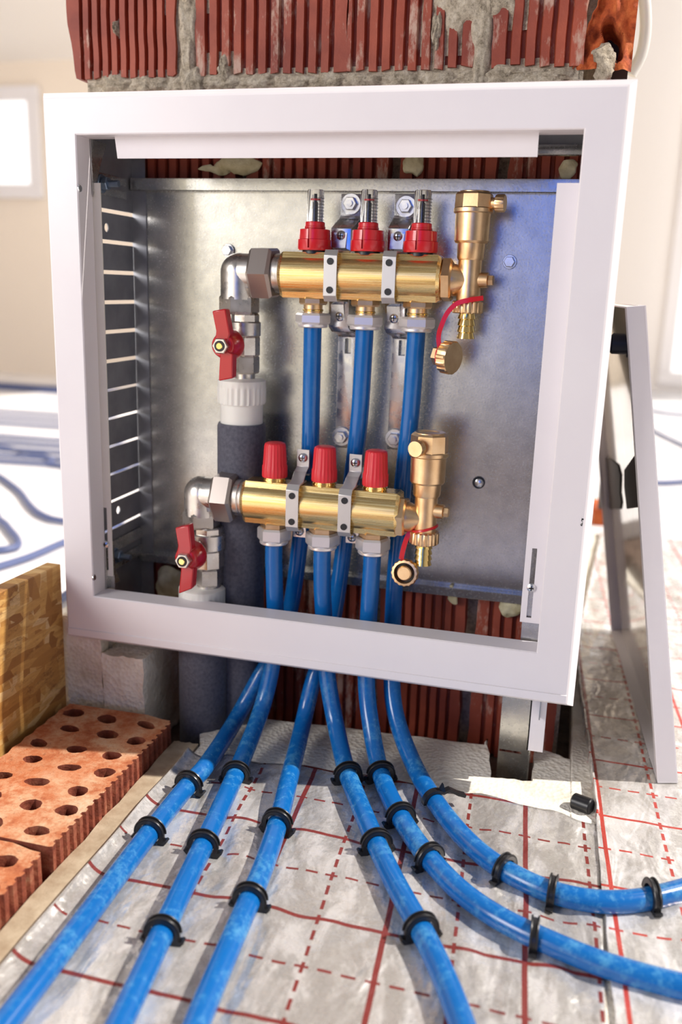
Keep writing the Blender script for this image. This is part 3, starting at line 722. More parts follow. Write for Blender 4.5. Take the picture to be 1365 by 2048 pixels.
# black print smudges on the frame, right
for (px, py, s) in ((1166, 1040, 1), (1164, 1048, .8), (1124, 925, .4)):
    p = AY(px, py, 0); G().sphere(p, .0010*s, (1, .15, 2.2), 10).jitter(.0008, 900, px).build('paint_mark', BLACK, cab)
# expanding foam and mortar dabs on the wall, seen through the gaps
def dab(px, py, w, h, seed, label, y=WY-.002, sc=.5):
    p = AY(px, py, y); g = G().sphere(p, 1, (msize(w, p)/2, msize(min(w, h), p)/2*sc, msize(h, p)/2), 28).jitter(.006, 45, seed).jitter(.0025, 140, seed)
    return tag(g.build('foam_dab', FOAM, ang=70), label, 'foam dab')
dab(475, 330, 90, 34, 1, 'yellowish blob of expanding foam on the brick above the upper elbow valve')
dab(432, 340, 60, 16, 2, 'thin tongue of expanding foam left of the yellowish blob')
dab(832, 330, 46, 44, 3, 'pale lump of foam on the brick above the third flow meter')
dab(1140, 335, 34, 44, 4, 'small beige foam lump in the top right corner of the cabinet')
dab(1022, 1212, 46, 44, 5, 'grey mortar lump hanging below the back panel at lower right', y=.116)
dab(905, 1190, 26, 40, 6, 'small mortar drip below the back panel, left of the bigger lump', y=.118)
dab(340, 1165, 56, 70, 8, 'pale foam lump in the lower left corner behind the lower red handle', y=.110)

# ================================================================== pipes (world paths first, so that nuts meet them)
YU, YL = .072, .045
UP = [(628, 560), (733, 565), (838, 570)]; LP = [(549, 1020), (647, 1030), (748, 1040)]
UX = [AY(*p, YU) for p in UP]; LX = [AY(*p, YL) for p in LP]
R = .0086; ZF = .0095
def F(x, y, z=ZF): return AZ(x, y, z)
PP = [
 # upper port 1 -> leftmost on the floor
 ([UX[0].x, YU], [AY(626, 700, YU), AY(622, 830, YU+.002), AY(619, 930, YU+.004), AY(603, 1060, YU+.008), AY(588, 1180, YU+.010), AY(568, 1270, YU+.006), AY(520, 1352, .055), AY(472, 1440, .034), F(414, 1530, .014), F(375, 1572), F(290, 1678), F(210, 1785), F(120, 1905), F(20, 2035), F(-60, 2140)], 'leftmost of six blue pipes on the film, coming from the first flow meter'),
 ([LX[0].x, YL], [AY(552, 1130, YL), AY(552, 1180, YL), AY(551, 1230, YL), AY(549, 1290, YL), AY(541, 1352, YL-.006), AY(520, 1430, .022), F(480, 1530, .012), F(466, 1562), F(412, 1680), F(355, 1800), F(305, 1910), F(248, 2030), F(190, 2150)], 'second blue pipe from the left, coming from the first red-capped port'),
 ([UX[1].x, YU], [AY(722, 700, YU), AY(716, 830, YU+.002), AY(708, 930, YU+.006), AY(692, 1060, YU+.010), AY(678, 1170, YU+.012), AY(660, 1270, YU+.006), AY(628, 1356, .056), AY(606, 1450, .036), F(578, 1560, .013), F(558, 1640), F(525, 1740), F(482, 1840), F(430, 1960), F(385, 2070), F(350, 2170)], 'third blue pipe from the left, sliding behind the middle lower fitting'),
 ([LX[1].x, YL], [AY(647, 1130, YL), AY(647, 1180, YL), AY(648, 1235, YL), AY(650, 1290, YL), AY(656, 1362, YL-.008), AY(672, 1450, .022), F(690, 1530, .013), F(708, 1580), F(750, 1680), F(790, 1765), F(838, 1850), F(885, 1945), F(925, 2048), F(955, 2150)], 'fourth blue pipe from the left, running down mid-film to the lower edge'),
 ([LX[2].x, YL], [AY(742, 1140, YL), AY(739, 1190, YL), AY(737, 1245, YL), AY(734, 1300, YL), AY(733, 1372, YL-.008), AY(742, 1450, .020), F(757, 1530, .012), F(778, 1590), F(820, 1665), F(870, 1730), F(930, 1790), F(1010, 1843), F(1110, 1890), F(1210, 1930), F(1320, 1962), F(1440, 1990)], 'fifth blue pipe, curving right to leave through the lower right edge'),
 ([UX[2].x, YU], [AY(826, 700, YU), AY(818, 830, YU+.002), AY(810, 930, YU+.006), AY(800, 1050, YU+.010), AY(791, 1150, YU+.010), AY(786, 1250, YU+.004), AY(784, 1375, .054), AY(797, 1450, .034), F(828, 1530, .013), F(862, 1590), F(910, 1655), F(965, 1710), F(1030, 1752), F(1105, 1785), F(1190, 1803), F(1270, 1802), F(1340, 1788), F(1440, 1760)], 'sixth blue pipe, the rightmost, sweeping in a wide bend along the film'),
]
PATHS = []
for i, (top, pts, lab) in enumerate(PP):
    ports = UX if i in (0, 2, 5) else LX; k = {0: 0, 1: 0, 2: 1, 3: 1, 4: 2, 5: 2}[i]
    q = ports[k]; zt_ = AY(q.x and UP[k][0] if i in (0, 2, 5) else LP[k][0], 655 if i in (0, 2, 5) else 1100, YU if i in (0, 2, 5) else YL).z
    start = [Vector((q.x, q.y, zt_+.016)), Vector((q.x, q.y, zt_-.01))]
    pts[0].x = q.x+(pts[0].x-q.x)*.1; pts[1].x = q.x+(pts[1].x-q.x)*.5
    P = smooth_path(start+pts, 10)
    for _ in range(14): P = [P[0]]+[(P[j-1]+P[j]*2+P[j+1])/4 for j in range(1, len(P)-1)]+[P[-1]]
    PATHS.append(P)
    o = G().tube(P, R, 24).build('blue_pipe', PIPE, ang=60); tag(o, lab, 'pipe', 'blue heating pipes on the film')
# clips
def make_clip():
    g = G(); r0, r1, w = .0092, .0122, .0058
    a0, a1, n = math.radians(-42), math.radians(222), 26; inn, out = [], []
    for k in range(n+1):
        a = a0+(a1-a0)*k/n; inn.append((r0*math.cos(a), r0*math.sin(a))); out.append((r1*math.cos(a), r1*math.sin(a)))
    # feet with an outward barb
    fr = [(r1*math.cos(a0)+.0012, r1*math.sin(a0)-.0005), (.0150, -.0040), (.0160, -.0052), (.0125, -.0098), (.0085, -.0098), (.0072, -.0078)]
    poly = [(-x, y) for x, y in fr[::-1]]
    poly = out[::-1]; L = poly+[(-x, y) for x, y in fr]+inn[::-1][0:0]
    pts = [(-x, y) for x, y in fr[::-1]]           # left foot bottom -> up
    pts = [(-.0072, -.0078), (-.0085, -.0098), (-.0125, -.0098), (-.0162, -.0050), (-.0150, -.0038), (-.0120, -.0048)]+out[::-1][3:-3]+[(.0120, -.0048), (.0150, -.0038), (.0162, -.0050), (.0125, -.0098), (.0085, -.0098), (.0072, -.0078)]+inn
    g.prism([(-w/2, x, z) for x, z in pts], (w, 0, 0))
    rib = [(x*1.06, z*1.06) for x, z in out[4:-4]]
    for sx in (-w/2+.0006, w/2-.0006): g.tube([(sx, x, z) for x, z in rib], .0008, 6)
    return g.build('pipe_clip', BLACK, ang=35)
CL = [(0, 375, 1568, 'first clip on the leftmost blue pipe, near the shadow edge'), (0, 300, 1664, 'second clip on the leftmost blue pipe, beside the curled film edge'),
      (1, 470, 1545, 'topmost clip on the second blue pipe'), (1, 407, 1690, 'middle clip on the second blue pipe'), (1, 332, 1862, 'lowest clip on the second blue pipe'),
      (2, 556, 1643, 'upper clip on the third blue pipe, standing proud on one side'), (2, 502, 1795, 'lower clip on the third blue pipe'),
      (3, 697, 1548, 'topmost clip on the fourth blue pipe'), (3, 752, 1682, 'middle clip on the fourth blue pipe'), (3, 838, 1850, 'lowest clip on the fourth blue pipe'),
      (4, 763, 1546, 'topmost clip on the fifth blue pipe'), (4, 800, 1630, 'second clip down the fifth blue pipe'), (4, 857, 1714, 'third clip down the fifth blue pipe'), (4, 1070, 1872, 'greyish narrow clip on the fifth blue pipe near the lower right'),
      (5, 1012, 1735, 'clip on the sixth blue pipe left of the red line'), (5, 1105, 1782, 'narrow clip on the wide bend of the sixth blue pipe'), (5, 1308, 1797, 'clip on the sixth blue pipe, nearest its right end')]
clip0 = make_clip()
for i, (pi, px, py, lab) in enumerate(CL):
    q = AZ(px, py, .012); P = PATHS[pi]; best = min(range(1, len(P)-1), key=lambda k: (P[k]-q).length if P[k].z < .05 else 9)
    t = (P[best+1]-P[best-1]).normalized(); o = clip0 if i == 0 else clip0.copy()
    if i: C.objects.link(o)
    o.location = P[best]+Vector((0, 0, .0003)); X = t; Z = Vector((0, 0, 1)); Yv = Z.cross(X).normalized(); Z = X.cross(Yv)
    tilt = {2: .12, 5: -.15, 12: .1, 13: .35, 16: -.25, 15: .1}.get(i, 0)
    M3 = Matrix((X, Yv, Z)).transposed(); M3 = Matrix.Rotation(tilt, 3, Vector((0, 0, 1))) @ M3
    o.rotation_euler = M3.to_euler()
    if i in (5, 16): o.location.z += .0016
    tag(o, 'black plastic pipe clip, '+lab, 'clip', 'black clips holding the pipes to the film')
# the clip that sprang open, its strap pointing right
q = AZ(885, 1590, .016); P = PATHS[5]; best = min(range(1, len(P)-1), key=lambda k: (P[k]-q).length); t = (P[best+1]-P[best-1]).normalized(); s = t.cross(Vector((0, 0, 1))).normalized()
if s.x > 0: s = -s
c0_ = P[best]; arc = []
for k in range(15):
    a = math.radians(185-k*9.5); arc.append(c0_+(-s)*(.0108*math.cos(a))+Vector((0, 0, 1))*(.0108*math.sin(a)))
tipp = AZ(930, 1590, .012); arc += [c0_.lerp(tipp, .45)+Vector((0, 0, .0095)), c0_.lerp(tipp, .75)+Vector((0, 0, .0035)), tipp]
g = G().tube(arc, .001, flat=(.006, .0028, (0, 0, 1))); k_ = arc[13]
g.prism([k_+Vector((-.003, 0, .001)), k_+Vector((.003, 0, .001)), k_+Vector((.0005, 0, .009))], t*.003)
tag(g.build('pipe_clip', BLACK), 'black pipe clip sprung open on the sixth pipe, its tail pointing right', 'clip')

# ================================================================== MANIFOLDS
def bar_profile(h=.0208, r=.0200):
    pts = []
    for k in range(13):
        a = math.radians(-50+100*k/12); pts.append((-r*math.cos(a), r*math.sin(a)))
    pts = [(y, z) for y, z in pts]
    top = [(-.0105, h), (.0105, h)]
    right = [(-y, z) for y, z in pts[::-1]]
    return pts+top+right+[(.0105, -h), (-.0105, -h)]
def bar(x0, x1, y, z, par):
    pr = bar_profile(); g = G(); c = .0030; rings = []
    for x, s in ((x0, .90), (x0+c, 1), (x1-c, 1), (x1, .90)):
        rings.append([g.b.verts.new((x, y+a*s, z+b*s)) for a, b in pr])
    n = len(pr)
    for A, B in zip(rings, rings[1:]):
        for k in range(n): g.b.faces.new((A[k], A[(k+1) % n], B[(k+1) % n], B[k]))
    g.b.faces.new(rings[0]); g.b.faces.new(rings[-1][::-1]); return g.build('body', BAR, par, ang=22)
def port(par, p, z_bar, z_nut, z_end, yy):
    x, y = p.x, yy
    o = G().hexn((x, y, z_bar-.006), (x, y, z_bar+.001), .0135, ph=.2).cyl((x, y, z_bar-.014), (x, y, z_bar-.005), .0090).build('port_fitting', BRASS, par, ang=30)
    G().cyl((x, y, z_nut-.001), (x, y, z_bar-.005), .0085).cyl((x, y, z_bar-.012), (x, y, z_bar-.010), .0098, bev=.0005).build('port_collar', BRIGHT, o)
    n = G().hexn((x, y, z_end+.003), (x, y, z_nut), .0168, ph=.15).build('compression_nut', NUT, par, ang=30)
    G().cyl((x, y, z_end), (x, y, z_end+.0035), .0142, bev=.0008).build('nut_flange', NUT, n)
    return n
def clamp(par, cx, y, z, h, yb, z_ear, front=.0215, ears=None):
    """strap bent round the bar front, with two dark screw holes"""
    w = .0125; f = y-front
    path = [(cx, y+.004, z+h+.0005), (cx, f+.004, z+h+.0005), (cx, f, z+h-.004), (cx, f, z-h+.004), (cx, f+.004, z-h-.0005), (cx, y+.004, z-h-.0005)]
    o = G().strap(path, w, .0016).build('strap', STRAP, par, ang=25, bev=.0003)
    for s in (1, -1):
        q = Vector((cx, f-.0008, z+s*h*.58)); G().cyl(q+Vector((0, .0006, 0)), q+Vector((0, -.0008, 0)), .0031, n=20).build('socket_screw', HOLE, o)
    return o
def cross_screw(p, par, r=.0052, name='cross_screw'):
    p = Vector(p); o = G().lathe(p, (0, -1, 0), [(0, r), (.001, r), (.0024, r*.7), (.0028, r*.3)], 22).build(name, BRASS if False else ZINC, par)
    G().box(p.x-r*.55, p.x+r*.55, p.y-.0031, p.y-.0024, p.z-.0005, p.z+.0005).box(p.x-.0005, p.x+.0005, p.y-.0031, p.y-.0024, p.z-r*.55, p.z+r*.55).build('cross_slot', HOLE, o); return o

# ---- upper manifold
zU = AY(720, 557, YU-.02).z+.000; xU0, xU1 = AY(567, 550, YU).x, AY(885, 556, YU).x
zU = .4625
mu = thing('manifold', 'upper brass manifold bar with three clear flow meters on red bases', 'manifold', (-.2, YU, zU), 'brass manifolds in the cabinet')
bar(xU0, xU1, YU, zU, mu)
zNu, zEu = AY(630, 627, YU-.015).z, AY(630, 656, YU-.012).z
for k in range(3): port(mu, UX[k], zU-.0208, zNu, zEu, YU)
TICK = Mt('scale_print', (.05, .05, .06), .5).m
for k, px in enumerate((627, 732, 839)):
    x = UX[k].x; z0 = zU+.0205; y = YU
    fm = G().lathe((x, y, z0+.002), (0, 0, 1), [(0, .0150), (.0015, .0158), (.0095, .0158), (.0100, .0147), (.0185, .0143), (.0190, .0125)], 48).build('flow_meter', RED, mu)
    neck_ = ((0, .0092), (.0072, .0092), (.0080, .0086))
    cutg = G()
    for a in (-95, 25, 145):
        ax, ay = math.cos(math.radians(a)), math.sin(math.radians(a)); q = Vector((x+ax*.0152, y+ay*.0152, 0))
        u = Vector((-ay, ax, 0))*.0009; v = Vector((ax, ay, 0))*.0018
        cutg.prism([q-u-v+Vector((0, 0, z0+.004)), q+u-v+Vector((0, 0, z0+.004)), q+u+v+Vector((0, 0, z0+.004)), q-u+v+Vector((0, 0, z0+.004))], (0, 0, .024))
    cut(fm, cutg)
    G().lathe((x, y, z0+.0195), (0, 0, 1), neck_, 32).cyl((x, y, z0+.0215), (x, y, z0+.0235), .0098, bev=.0004).build('meter_neck', RED, fm)
    G().cyl((x, y, z0-.001), (x, y, z0+.0035), .0118).build('meter_seat', BLACK, fm)
    zt0, zt1 = z0+.0272, z0+.0545
    g = G().lathe((x, y, 0), (0, 0, 1), [(zt0, .0078), (zt1, .0076), (zt1+.0012, .0068), (zt1+.0012, .0050), (zt1-.001, .0050), (zt0, .0062)], 32, cap=False)
    g.build('sight_glass', CLEAR, fm)
    G().strap([(x-.0040, y+.0032, zt0), (x-.0040, y+.0032, zt1-.004)], .0022, .0004).strap([(x+.0040, y+.0032, zt0), (x+.0040, y+.0032, zt1-.004)], .0022, .0004).build('scale_rail', WPL, fm)
    G().cyl((x, y, zt0-.002), (x, y, zt1-.010), .0024).cyl((x, y, zt1-.012), (x, y, zt1-.003), .0015).build('float_rod', BLACK, fm)
    G().cyl((x, y, zt1-.0085), (x, y, zt1-.0070), .0046).build('indicator_ring', RED, fm)
    g = G()
    for j in range(8):
        zz_ = zt0+.002+j*.0027; P = []
        for a in range(7): t = math.radians(-75+a*13 + (0)); P.append((x+.0082*math.cos(t)*1, y+.0082*math.sin(t), zz_))
        g.tube(P, .00030, 4)
    g.build('scale_mark', TICK, fm)
# straps of the upper manifold
cU = [AY(661, 552, YU-.021).x, AY(778, 556, YU-.021).x]
for cx in cU: clamp(mu, cx, YU, zU, .0218, BY, 0)
# ---- left end: nickel ring, union nut, elbow and stop valve (one assembly on the bar)
def left_end(par, y, zc, nutpx, ringpx, elb, h):
    (n0, n1) = nutpx; xa, xb = AY(n0, h, y).x, AY(n1, h, y).x; xr = AY(ringpx, h, y).x
    G().cyl((xr, y, zc), (xb-.006, y, zc), .0172).cyl((xr-.003, y, zc), (xr, y, zc), .0182, bev=.0006).cyl((xb-.002, y, zc), (xb+.004, y, zc), .0182, bev=.0006).build('nickel_collar', NICK, par)
    nn = G().hexn((xa, y, zc), (xb-.002, y, zc), .0262, ph=PI/6+.06, ch=.10).build('union_nut', NICKD, par, ang=28)
    return xa
def elbow_valve(label, y, zc, xe_px, vstk, hand, par_x, seed, grp):
    """nickel elbow + ball valve; vstk = list of (py0, py1, widthpx, kind)"""
    cxp = xe_px; base = AY(cxp, vstk[-1][1], y); x = AY(cxp, vstk[0][0], y).x
    v = thing('stop_valve', label, 'valve', (x, y, base.z), grp)
    rt = .0180; P = []
    x1 = par_x+.003; zE = AY(cxp, vstk[0][0], y).z
    bend = .0215
    el = G().cyl((x, y, zc), (x1, y, zc), rt*.98, n=40).cyl((x, y, zE-.004), (x, y, zc), rt, n=40).sphere((x, y, zc), rt, seg=40)
    el.lathe((x+.0085, y, zc-.0085), (1, 0, -1), [(-.012, rt*.86), (.006, rt*.80), (.010, rt*.5)], 32)
    el.build('elbow', NICK, v, ang=50)
    for (a, b, w, kind) in vstk:
        pa, pb = AY(cxp, a, y), AY(cxp, b, y); r = msize(w, pa)/2
        first = (a, b) == tuple(vstk[0][:2]); xo = x; x = x if first else x+msize(13, pa)
        g = G()
        if kind == 'hex': g.hexn((x, y, pb.z), (x, y, pa.z), r*1.06, ph=.45)
        elif kind == 'oct': g.lathe((x, y, pb.z), (0, 0, 1), [(0, r*.95), (.0015, r*1.03), (pa.z-pb.z-.0015, r*1.03), (pa.z-pb.z, r*.95)], 8, phase=.3)
        else: g.cyl((x, y, pb.z), (x, y, pa.z), r, bev=.0012)
        g.build({'hex': 'valve_nut', 'oct': 'valve_neck'}.get(kind, 'valve_body'), NICK, v, ang=28); x = xo
    # handle
    hp, hy, by = hand['c'], hand['y'], hand['by']; hc = AY(*hp, hy); bc = Vector((hc.x, y, hc.z))
    G().cyl(bc, Vector((hc.x, hy+.014, hc.z)), .0085).build('stem', NICK, v)
    h = G().lathe((hc.x, hy+.026, hc.z), (0, -1, 0), [(0, .0135), (.002, .0150), (.008, .0148), (.020, .0110), (.0215, .0095)], 36)
    for poly in hand['lobes']:
        pts = [AY(px, py, hy+.004) for px, py in poly]; h.prism(pts, (0, .011, 0))
    ho = h.build('handle', REDH, v, ang=30, bev=.0012)
    G().hexn(Vector((hc.x, hy+.005, hc.z)), Vector((hc.x, hy-.002, hc.z)), .0078).build('handle_nut', NICK, ho)
    G().cyl(Vector((hc.x, hy-.0015, hc.z)), Vector((hc.x, hy-.0026, hc.z)), .0050).build('nut_socket', HOLE, ho)
    G().cyl(Vector((hc.x, hy-.001, hc.z)), Vector((hc.x, hy-.0034, hc.z)), .0032, bev=.0005).build('stem_tip', BRIGHT, ho)
    return v, x, base.z
xa = left_end(mu, YU, zU+.001, (508, 556), 567, None, 550)
elbow_valve('nickel stop valve with elbow and dark red butterfly handle, on the upper manifold', YU, zU+.001, 479,
    [(590, 628, 76, 'hex'), (626, 645, 54, 'oct'), (642, 672, 62, 'cyl'), (671, 711, 57, 'oct'), (710, 746, 54, 'hex'), (744, 760, 40, 'cyl')],
    dict(c=(441, 692), y=.020, by=0, lobes=[[(424, 622), (451, 617), (460, 668), (454, 690), (430, 682), (432, 662)], [(440, 706), (452, 700), (466, 708), (465, 757), (437, 762)]]), xa, 1, None)
# ---- lower manifold
zL = .2475; xL0, xL1 = AY(493, 1000, YL).x, AY(803, 1018, YL).x
ml = thing('manifold', 'lower brass manifold bar with three bright red valve caps', 'manifold', (-.22, YL, zL), 'brass manifolds in the cabinet')
bar(xL0, xL1, YL, zL, ml)
zNl, zEl = AY(548, 1062, YL-.015).z, AY(548, 1093, YL-.012).z
for k in range(3): port(ml, LX[k], zL-.0208, zNl, zEl, YL)
for k in range(3):
    x = LX[k].x; z0 = zL+.0205; y = YL
    c = G().lathe((x, y, z0+.0045), (0, 0, 1), [(0, .0120), (.001, .0124), (.0110, .0122), (.0118, .0116), (.030, .0105), (.0325, .0098), (.0335, .0080)], 96, flute=(22, .035, 1, 4))
    c = c.build('valve_cap', REDCAP, ml, ang=50)
    G().cyl((x, y, z0-.001), (x, y, z0+.005), .0108, bev=.0006).cyl((x, y, z0+.0015), (x, y, z0+.003), .0116).build('cap_seat', BRIGHT, ml)
cL = [AY(585, 1000, YL-.021).x, AY(690, 1010, YL-.021).x]
for cx in cL: clamp(ml, cx, YL, zL, .0218, BY, 0)
xa = left_end(ml, YL, zL+.001, (434, 478), 493, None, 995)
elbow_valve('nickel stop valve with elbow and bright red butterfly handle, on the lower manifold', YL, zL+.001, 405,
    [(1020, 1052, 74, 'hex'), (1050, 1068, 60, 'oct'), (1063, 1096, 66, 'cyl'), (1095, 1132, 61, 'oct'), (1131, 1166, 56, 'hex'), (1164, 1176, 48, 'cyl')],
    dict(c=(366, 1122), y=-.006, by=0, lobes=[[(350, 1056), (378, 1050), (383, 1098), (378, 1120), (352, 1112), (356, 1092)], [(362, 1136), (374, 1130), (387, 1138), (384, 1178), (357, 1188)]]), xa, 2, None)
# ---- grey insulated riser pipes
def riser(px, y, py_top, py_mid, py_sl, w1, w2, w3, label, x=None):
    a = AY(px, py_top, y); x = a.x if x is None else x; za, zm, zs = a.z, AY(px, py_mid, y).z, AY(px, py_sl, y).z
    r = thing('insulated_pipe', label, 'pipe', (x, y, -.034)); r1, r2, r3 = [msize(w, a)/2 for w in (w1, w2, w3)]
    c = G().lathe((x, y, zm), (0, 0, 1), [(0, r1*.96), (.002, r1), ((za-zm)*.62, r1), ((za-zm)*.70, r1*.99), (za-zm-.002, r1*.98), (za-zm, r1*.86)], 120, flute=(26, .055, 1, 2)).build('coupling', WPL, r, ang=40)
    G().cyl((x, y, zs), (x, y, zm+.002), r2).build('coupling_sleeve', WPL, r)
    G().lathe((x, y, 0), (0, 0, 1), [(-.034, r3), (zs-.003, r3), (zs, r3*.95), (zs, r2*1.02), (zs-.02, r2*1.02)], 48, cap=False).build('foam_sleeve', INS, r, ang=50)
    G().cyl((x, y, .0), (x, y, zs), r2*.8).build('inner_pipe', WPL, r)
xv = AY(484, 780, YU).x
riser(484, YU, 756, 806, 845, 98, 86, 98, 'dark grey foam-sleeved riser with white coupling below the upper stop valve')
riser(405, YL, 1170, 1222, 1262, 95, 86, 97, 'grey foam-sleeved riser with ribbed white coupling below the lower stop valve')
# ---- air vent / drain group on the right ends
def vent_group(par, y, zc, px, s0, lower):
    """px: dict of pixel measures"""
    x = AY(px['cx'], px['tee'], y).x; Z = lambda py: AY(px['cx'], py, y).z; rr = lambda w: msize(w, (x, y, zc))/2
    xh0, xh1 = AY(px['hex'][0], px['tee'], y).x, AY(px['hex'][1], px['tee'], y).x
    t = G().hexn((xh0, y, zc), (xh1, y, zc), .0200, ph=.35, ch=.08)
    t.lathe((xh1-.001, y, zc), (1, 0, 0), [(0, .0145), (.004, .0142), (.012, .0105), (x-xh1+.002, .0085)], 32)
    t.lathe((x, y, Z(px['colt'])), (0, 0, 1), [(0, .0105), (.006, .0112), (Z(px['tee'])-Z(px['colt'])-.006, .0106), (Z(px['neck'])-Z(px['colt']), .0108)], 32)
    t.build('tee', BRASS, par, ang=40)
    a = G().lathe((x, y, 0), (0, 0, 1), [(Z(px['neck'])-.001, rr(50)), (Z(px['neck'])+.001, rr(54)), (Z(px['body']), rr(56)), (Z(px['body'])+.0002, rr(64)), (Z(px['body'])+.002, rr(69)), (Z(px['cap'])-.001, rr(70))], 40).build('air_vent', BRASS, par, ang=30)
    zcap, ztop_ = Z(px['cap']), Z(px['top'])
    G().lathe((x, y, zcap-.001), (0, 0, 1), [(0, rr(74)), (.001, rr(78)), (.004, rr(78)), (.005, rr(74))], 40).lathe((x, y, zcap+.003), (0, 0, 1), [(0, rr(76)), (.003, rr(76)), (ztop_-zcap-.005, rr(74)), (ztop_-zcap-.003, rr(66))], 8, phase=.3).lathe((x, y, ztop_-.001), (0, 0, 1), [(0, rr(62)), (.0016, rr(61)), (.0020, rr(58)), (.0020, rr(38)), (.0012, rr(36)), (.0012, .001)], 40).build('vent_cap', BRASS, a, ang=28)
    # bleed screw
    if lower: d = Vector((-.30, -.95, 0)).normalized()
    else: d = Vector((1, -.15, 0)).normalized()
    q = Vector((x, y, zcap+(ztop_-zcap)*.45))
    b0 = q+d*rr(70); G().cyl(b0, b0+d*.007, .0050).lathe(b0+d*.004, d, [(0, .0072), (.001, .0076), (.007, .0076), (.008, .0070)], 60, flute=(15, .06, 1, 2)).build('vent_screw', BRASS, a, ang=40)
    # bleed nipple on the tee
    q = Vector((x+.008, y, Z(px['tee'])+.001)); G().cyl(q, q+Vector((.009, -.001, 0)), .0070, .0066).hexn(q+Vector((.009, -.001, 0)), q+Vector((.014, -.0015, 0)), .0048).build('bleed_nipple', BRASS, par)
    # hose tail
    zc0, zc1, zb_ = Z(px['colt']), Z(px['colb']), Z(px['barb'])
    cg = G().lathe((x, y, zc1), (0, 0, 1), [(0, .0128), (.001, .0140), (zc0-zc1-.001, .0140), (zc0-zc1, .0125)], 96, flute=(18, .05, 1, 2)).build('hose_collar', BRASS, par, ang=40)
    L_ = zc1-zb_; pr = [(-.002, .0078)]
    n = 4
    for k in range(n): pr += [(L_*k/n+.0005, .0072), (L_*(k+.8)/n, .0084), (L_*(k+.85)/n, .0068)]
    pr = [(-(t_), r_) for t_, r_ in pr]; G().lathe((x, y, zc1), (0, 0, -1), [(-a_, b_) for a_, b_ in pr], 32).build('hose_tail', BRIGHT, cg, ang=35)
    return x
xv1 = vent_group(mu, YU, zU-.0005, dict(cx=939, tee=562, hex=(884, 906), colt=602, neck=518, body=487, cap=425, top=385, colb=627, barb=680), 0, False)
xv2 = vent_group(ml, YL, zL-.003, dict(cx=852, tee=1022, hex=(795, 815), colt=1062, neck=990, body=966, cap=910, top=865, colb=1087, barb=1131), 0, True)
# red retaining strap and drain cap, upper
P = [AY(*q, yy) for q, yy in (((967, 596), YU-.012), ((940, 600), YU-.015), ((915, 607), YU-.016), ((896, 625), YU-.017), ((884, 650), YU-.018), ((878, 672), YU-.018), ((880, 698), YU-.018), ((884, 712), YU-.017))]
dc = thing('drain_cap', 'knurled brass drain cap hanging sideways on a red loop below the upper air vent', 'cap', AY(893, 742, YU-.018))
G().tube(smooth_path(P), 1, flat=(.0042, .0016, (0, -1, 0))).build('retaining_strap', RED, dc, ang=40)
q = AY(887, 713, YU-.018); d = Vector((.88, -.45, -.06)).normalized()
G().lathe(q+d*.001, d, [(0, .0115), (.001, .0148), (.0095, .0150), (.0105, .0140)], 96, flute=(14, .05, 1, 2)).build('knurled_ring', BRASS, dc, ang=40)
G().hexn(q-d*.009, q-d*.0015, .0088).build('square_lug', BRASS, dc); G().cyl(q-d*.0095, q-d*.0085, .0045).build('lug_socket', HOLE, dc)
ringp = [q+Vector((0, 0, 0))-d*.0005+Vector((d.y, -d.x, 0)).normalized()*(.0105*math.cos(a))+Vector((0, 0, 1))*(.0105*math.sin(a)) for a in [2*PI*k/24 for k in range(24)]]
G().tube(ringp, .0012, 8, closed=True).build('strap_loop', RED, dc)
# lower: strap ring and open cap facing the viewer
dc = thing('drain_cap', 'open brass drain cap facing the viewer on a red loop below the lower air vent', 'cap', AY(810, 1175, YL-.010))
cx_, cz_ = xv2, AY(850, 1056, YL).z
ringp = [Vector((cx_+.0115*math.cos(a), YL+.0115*math.sin(a), cz_+.002*math.cos(a)*1.6)) for a in [2*PI*k/32 for k in range(32)]]
G().tube(ringp, .0013, 8, closed=True).build('strap_loop', RED, dc)
P = [Vector((cx_-.011, YL-.004, cz_-.001)), AY(816, 1072, YL-.006), AY(808, 1095, YL-.007), AY(803, 1118, YL-.007)]
G().tube(smooth_path(P), 1, flat=(.0046, .0016, (0, -1, 0))).build('retaining_strap', RED, dc, ang=40)
q = AY(811, 1145, YL-.010); d = Vector((-.05, -1, .12)).normalized()
G().lathe(q-d*.004, d, [(0, .0105), (.001, .0128), (.007, .0132), (.0085, .0124), (.0088, .0100), (.003, .0096)], 96, flute=(16, .04, 1, 3), cap=False).lathe(q-d*.004, d, [(0, .0105), (.001, .0105)], 32).build('knurled_ring', BRASS, dc, ang=40)
G().lathe(q-d*.003, d, [(0, .0098), (.0005, .0098)], 32).build('rubber_seat', BLACK, dc)
G().lathe(q-d*.002, d, [(0, .0070), (.007, .0070), (.0082, .0060)], 32).build('inner_stud', BRASS, dc)

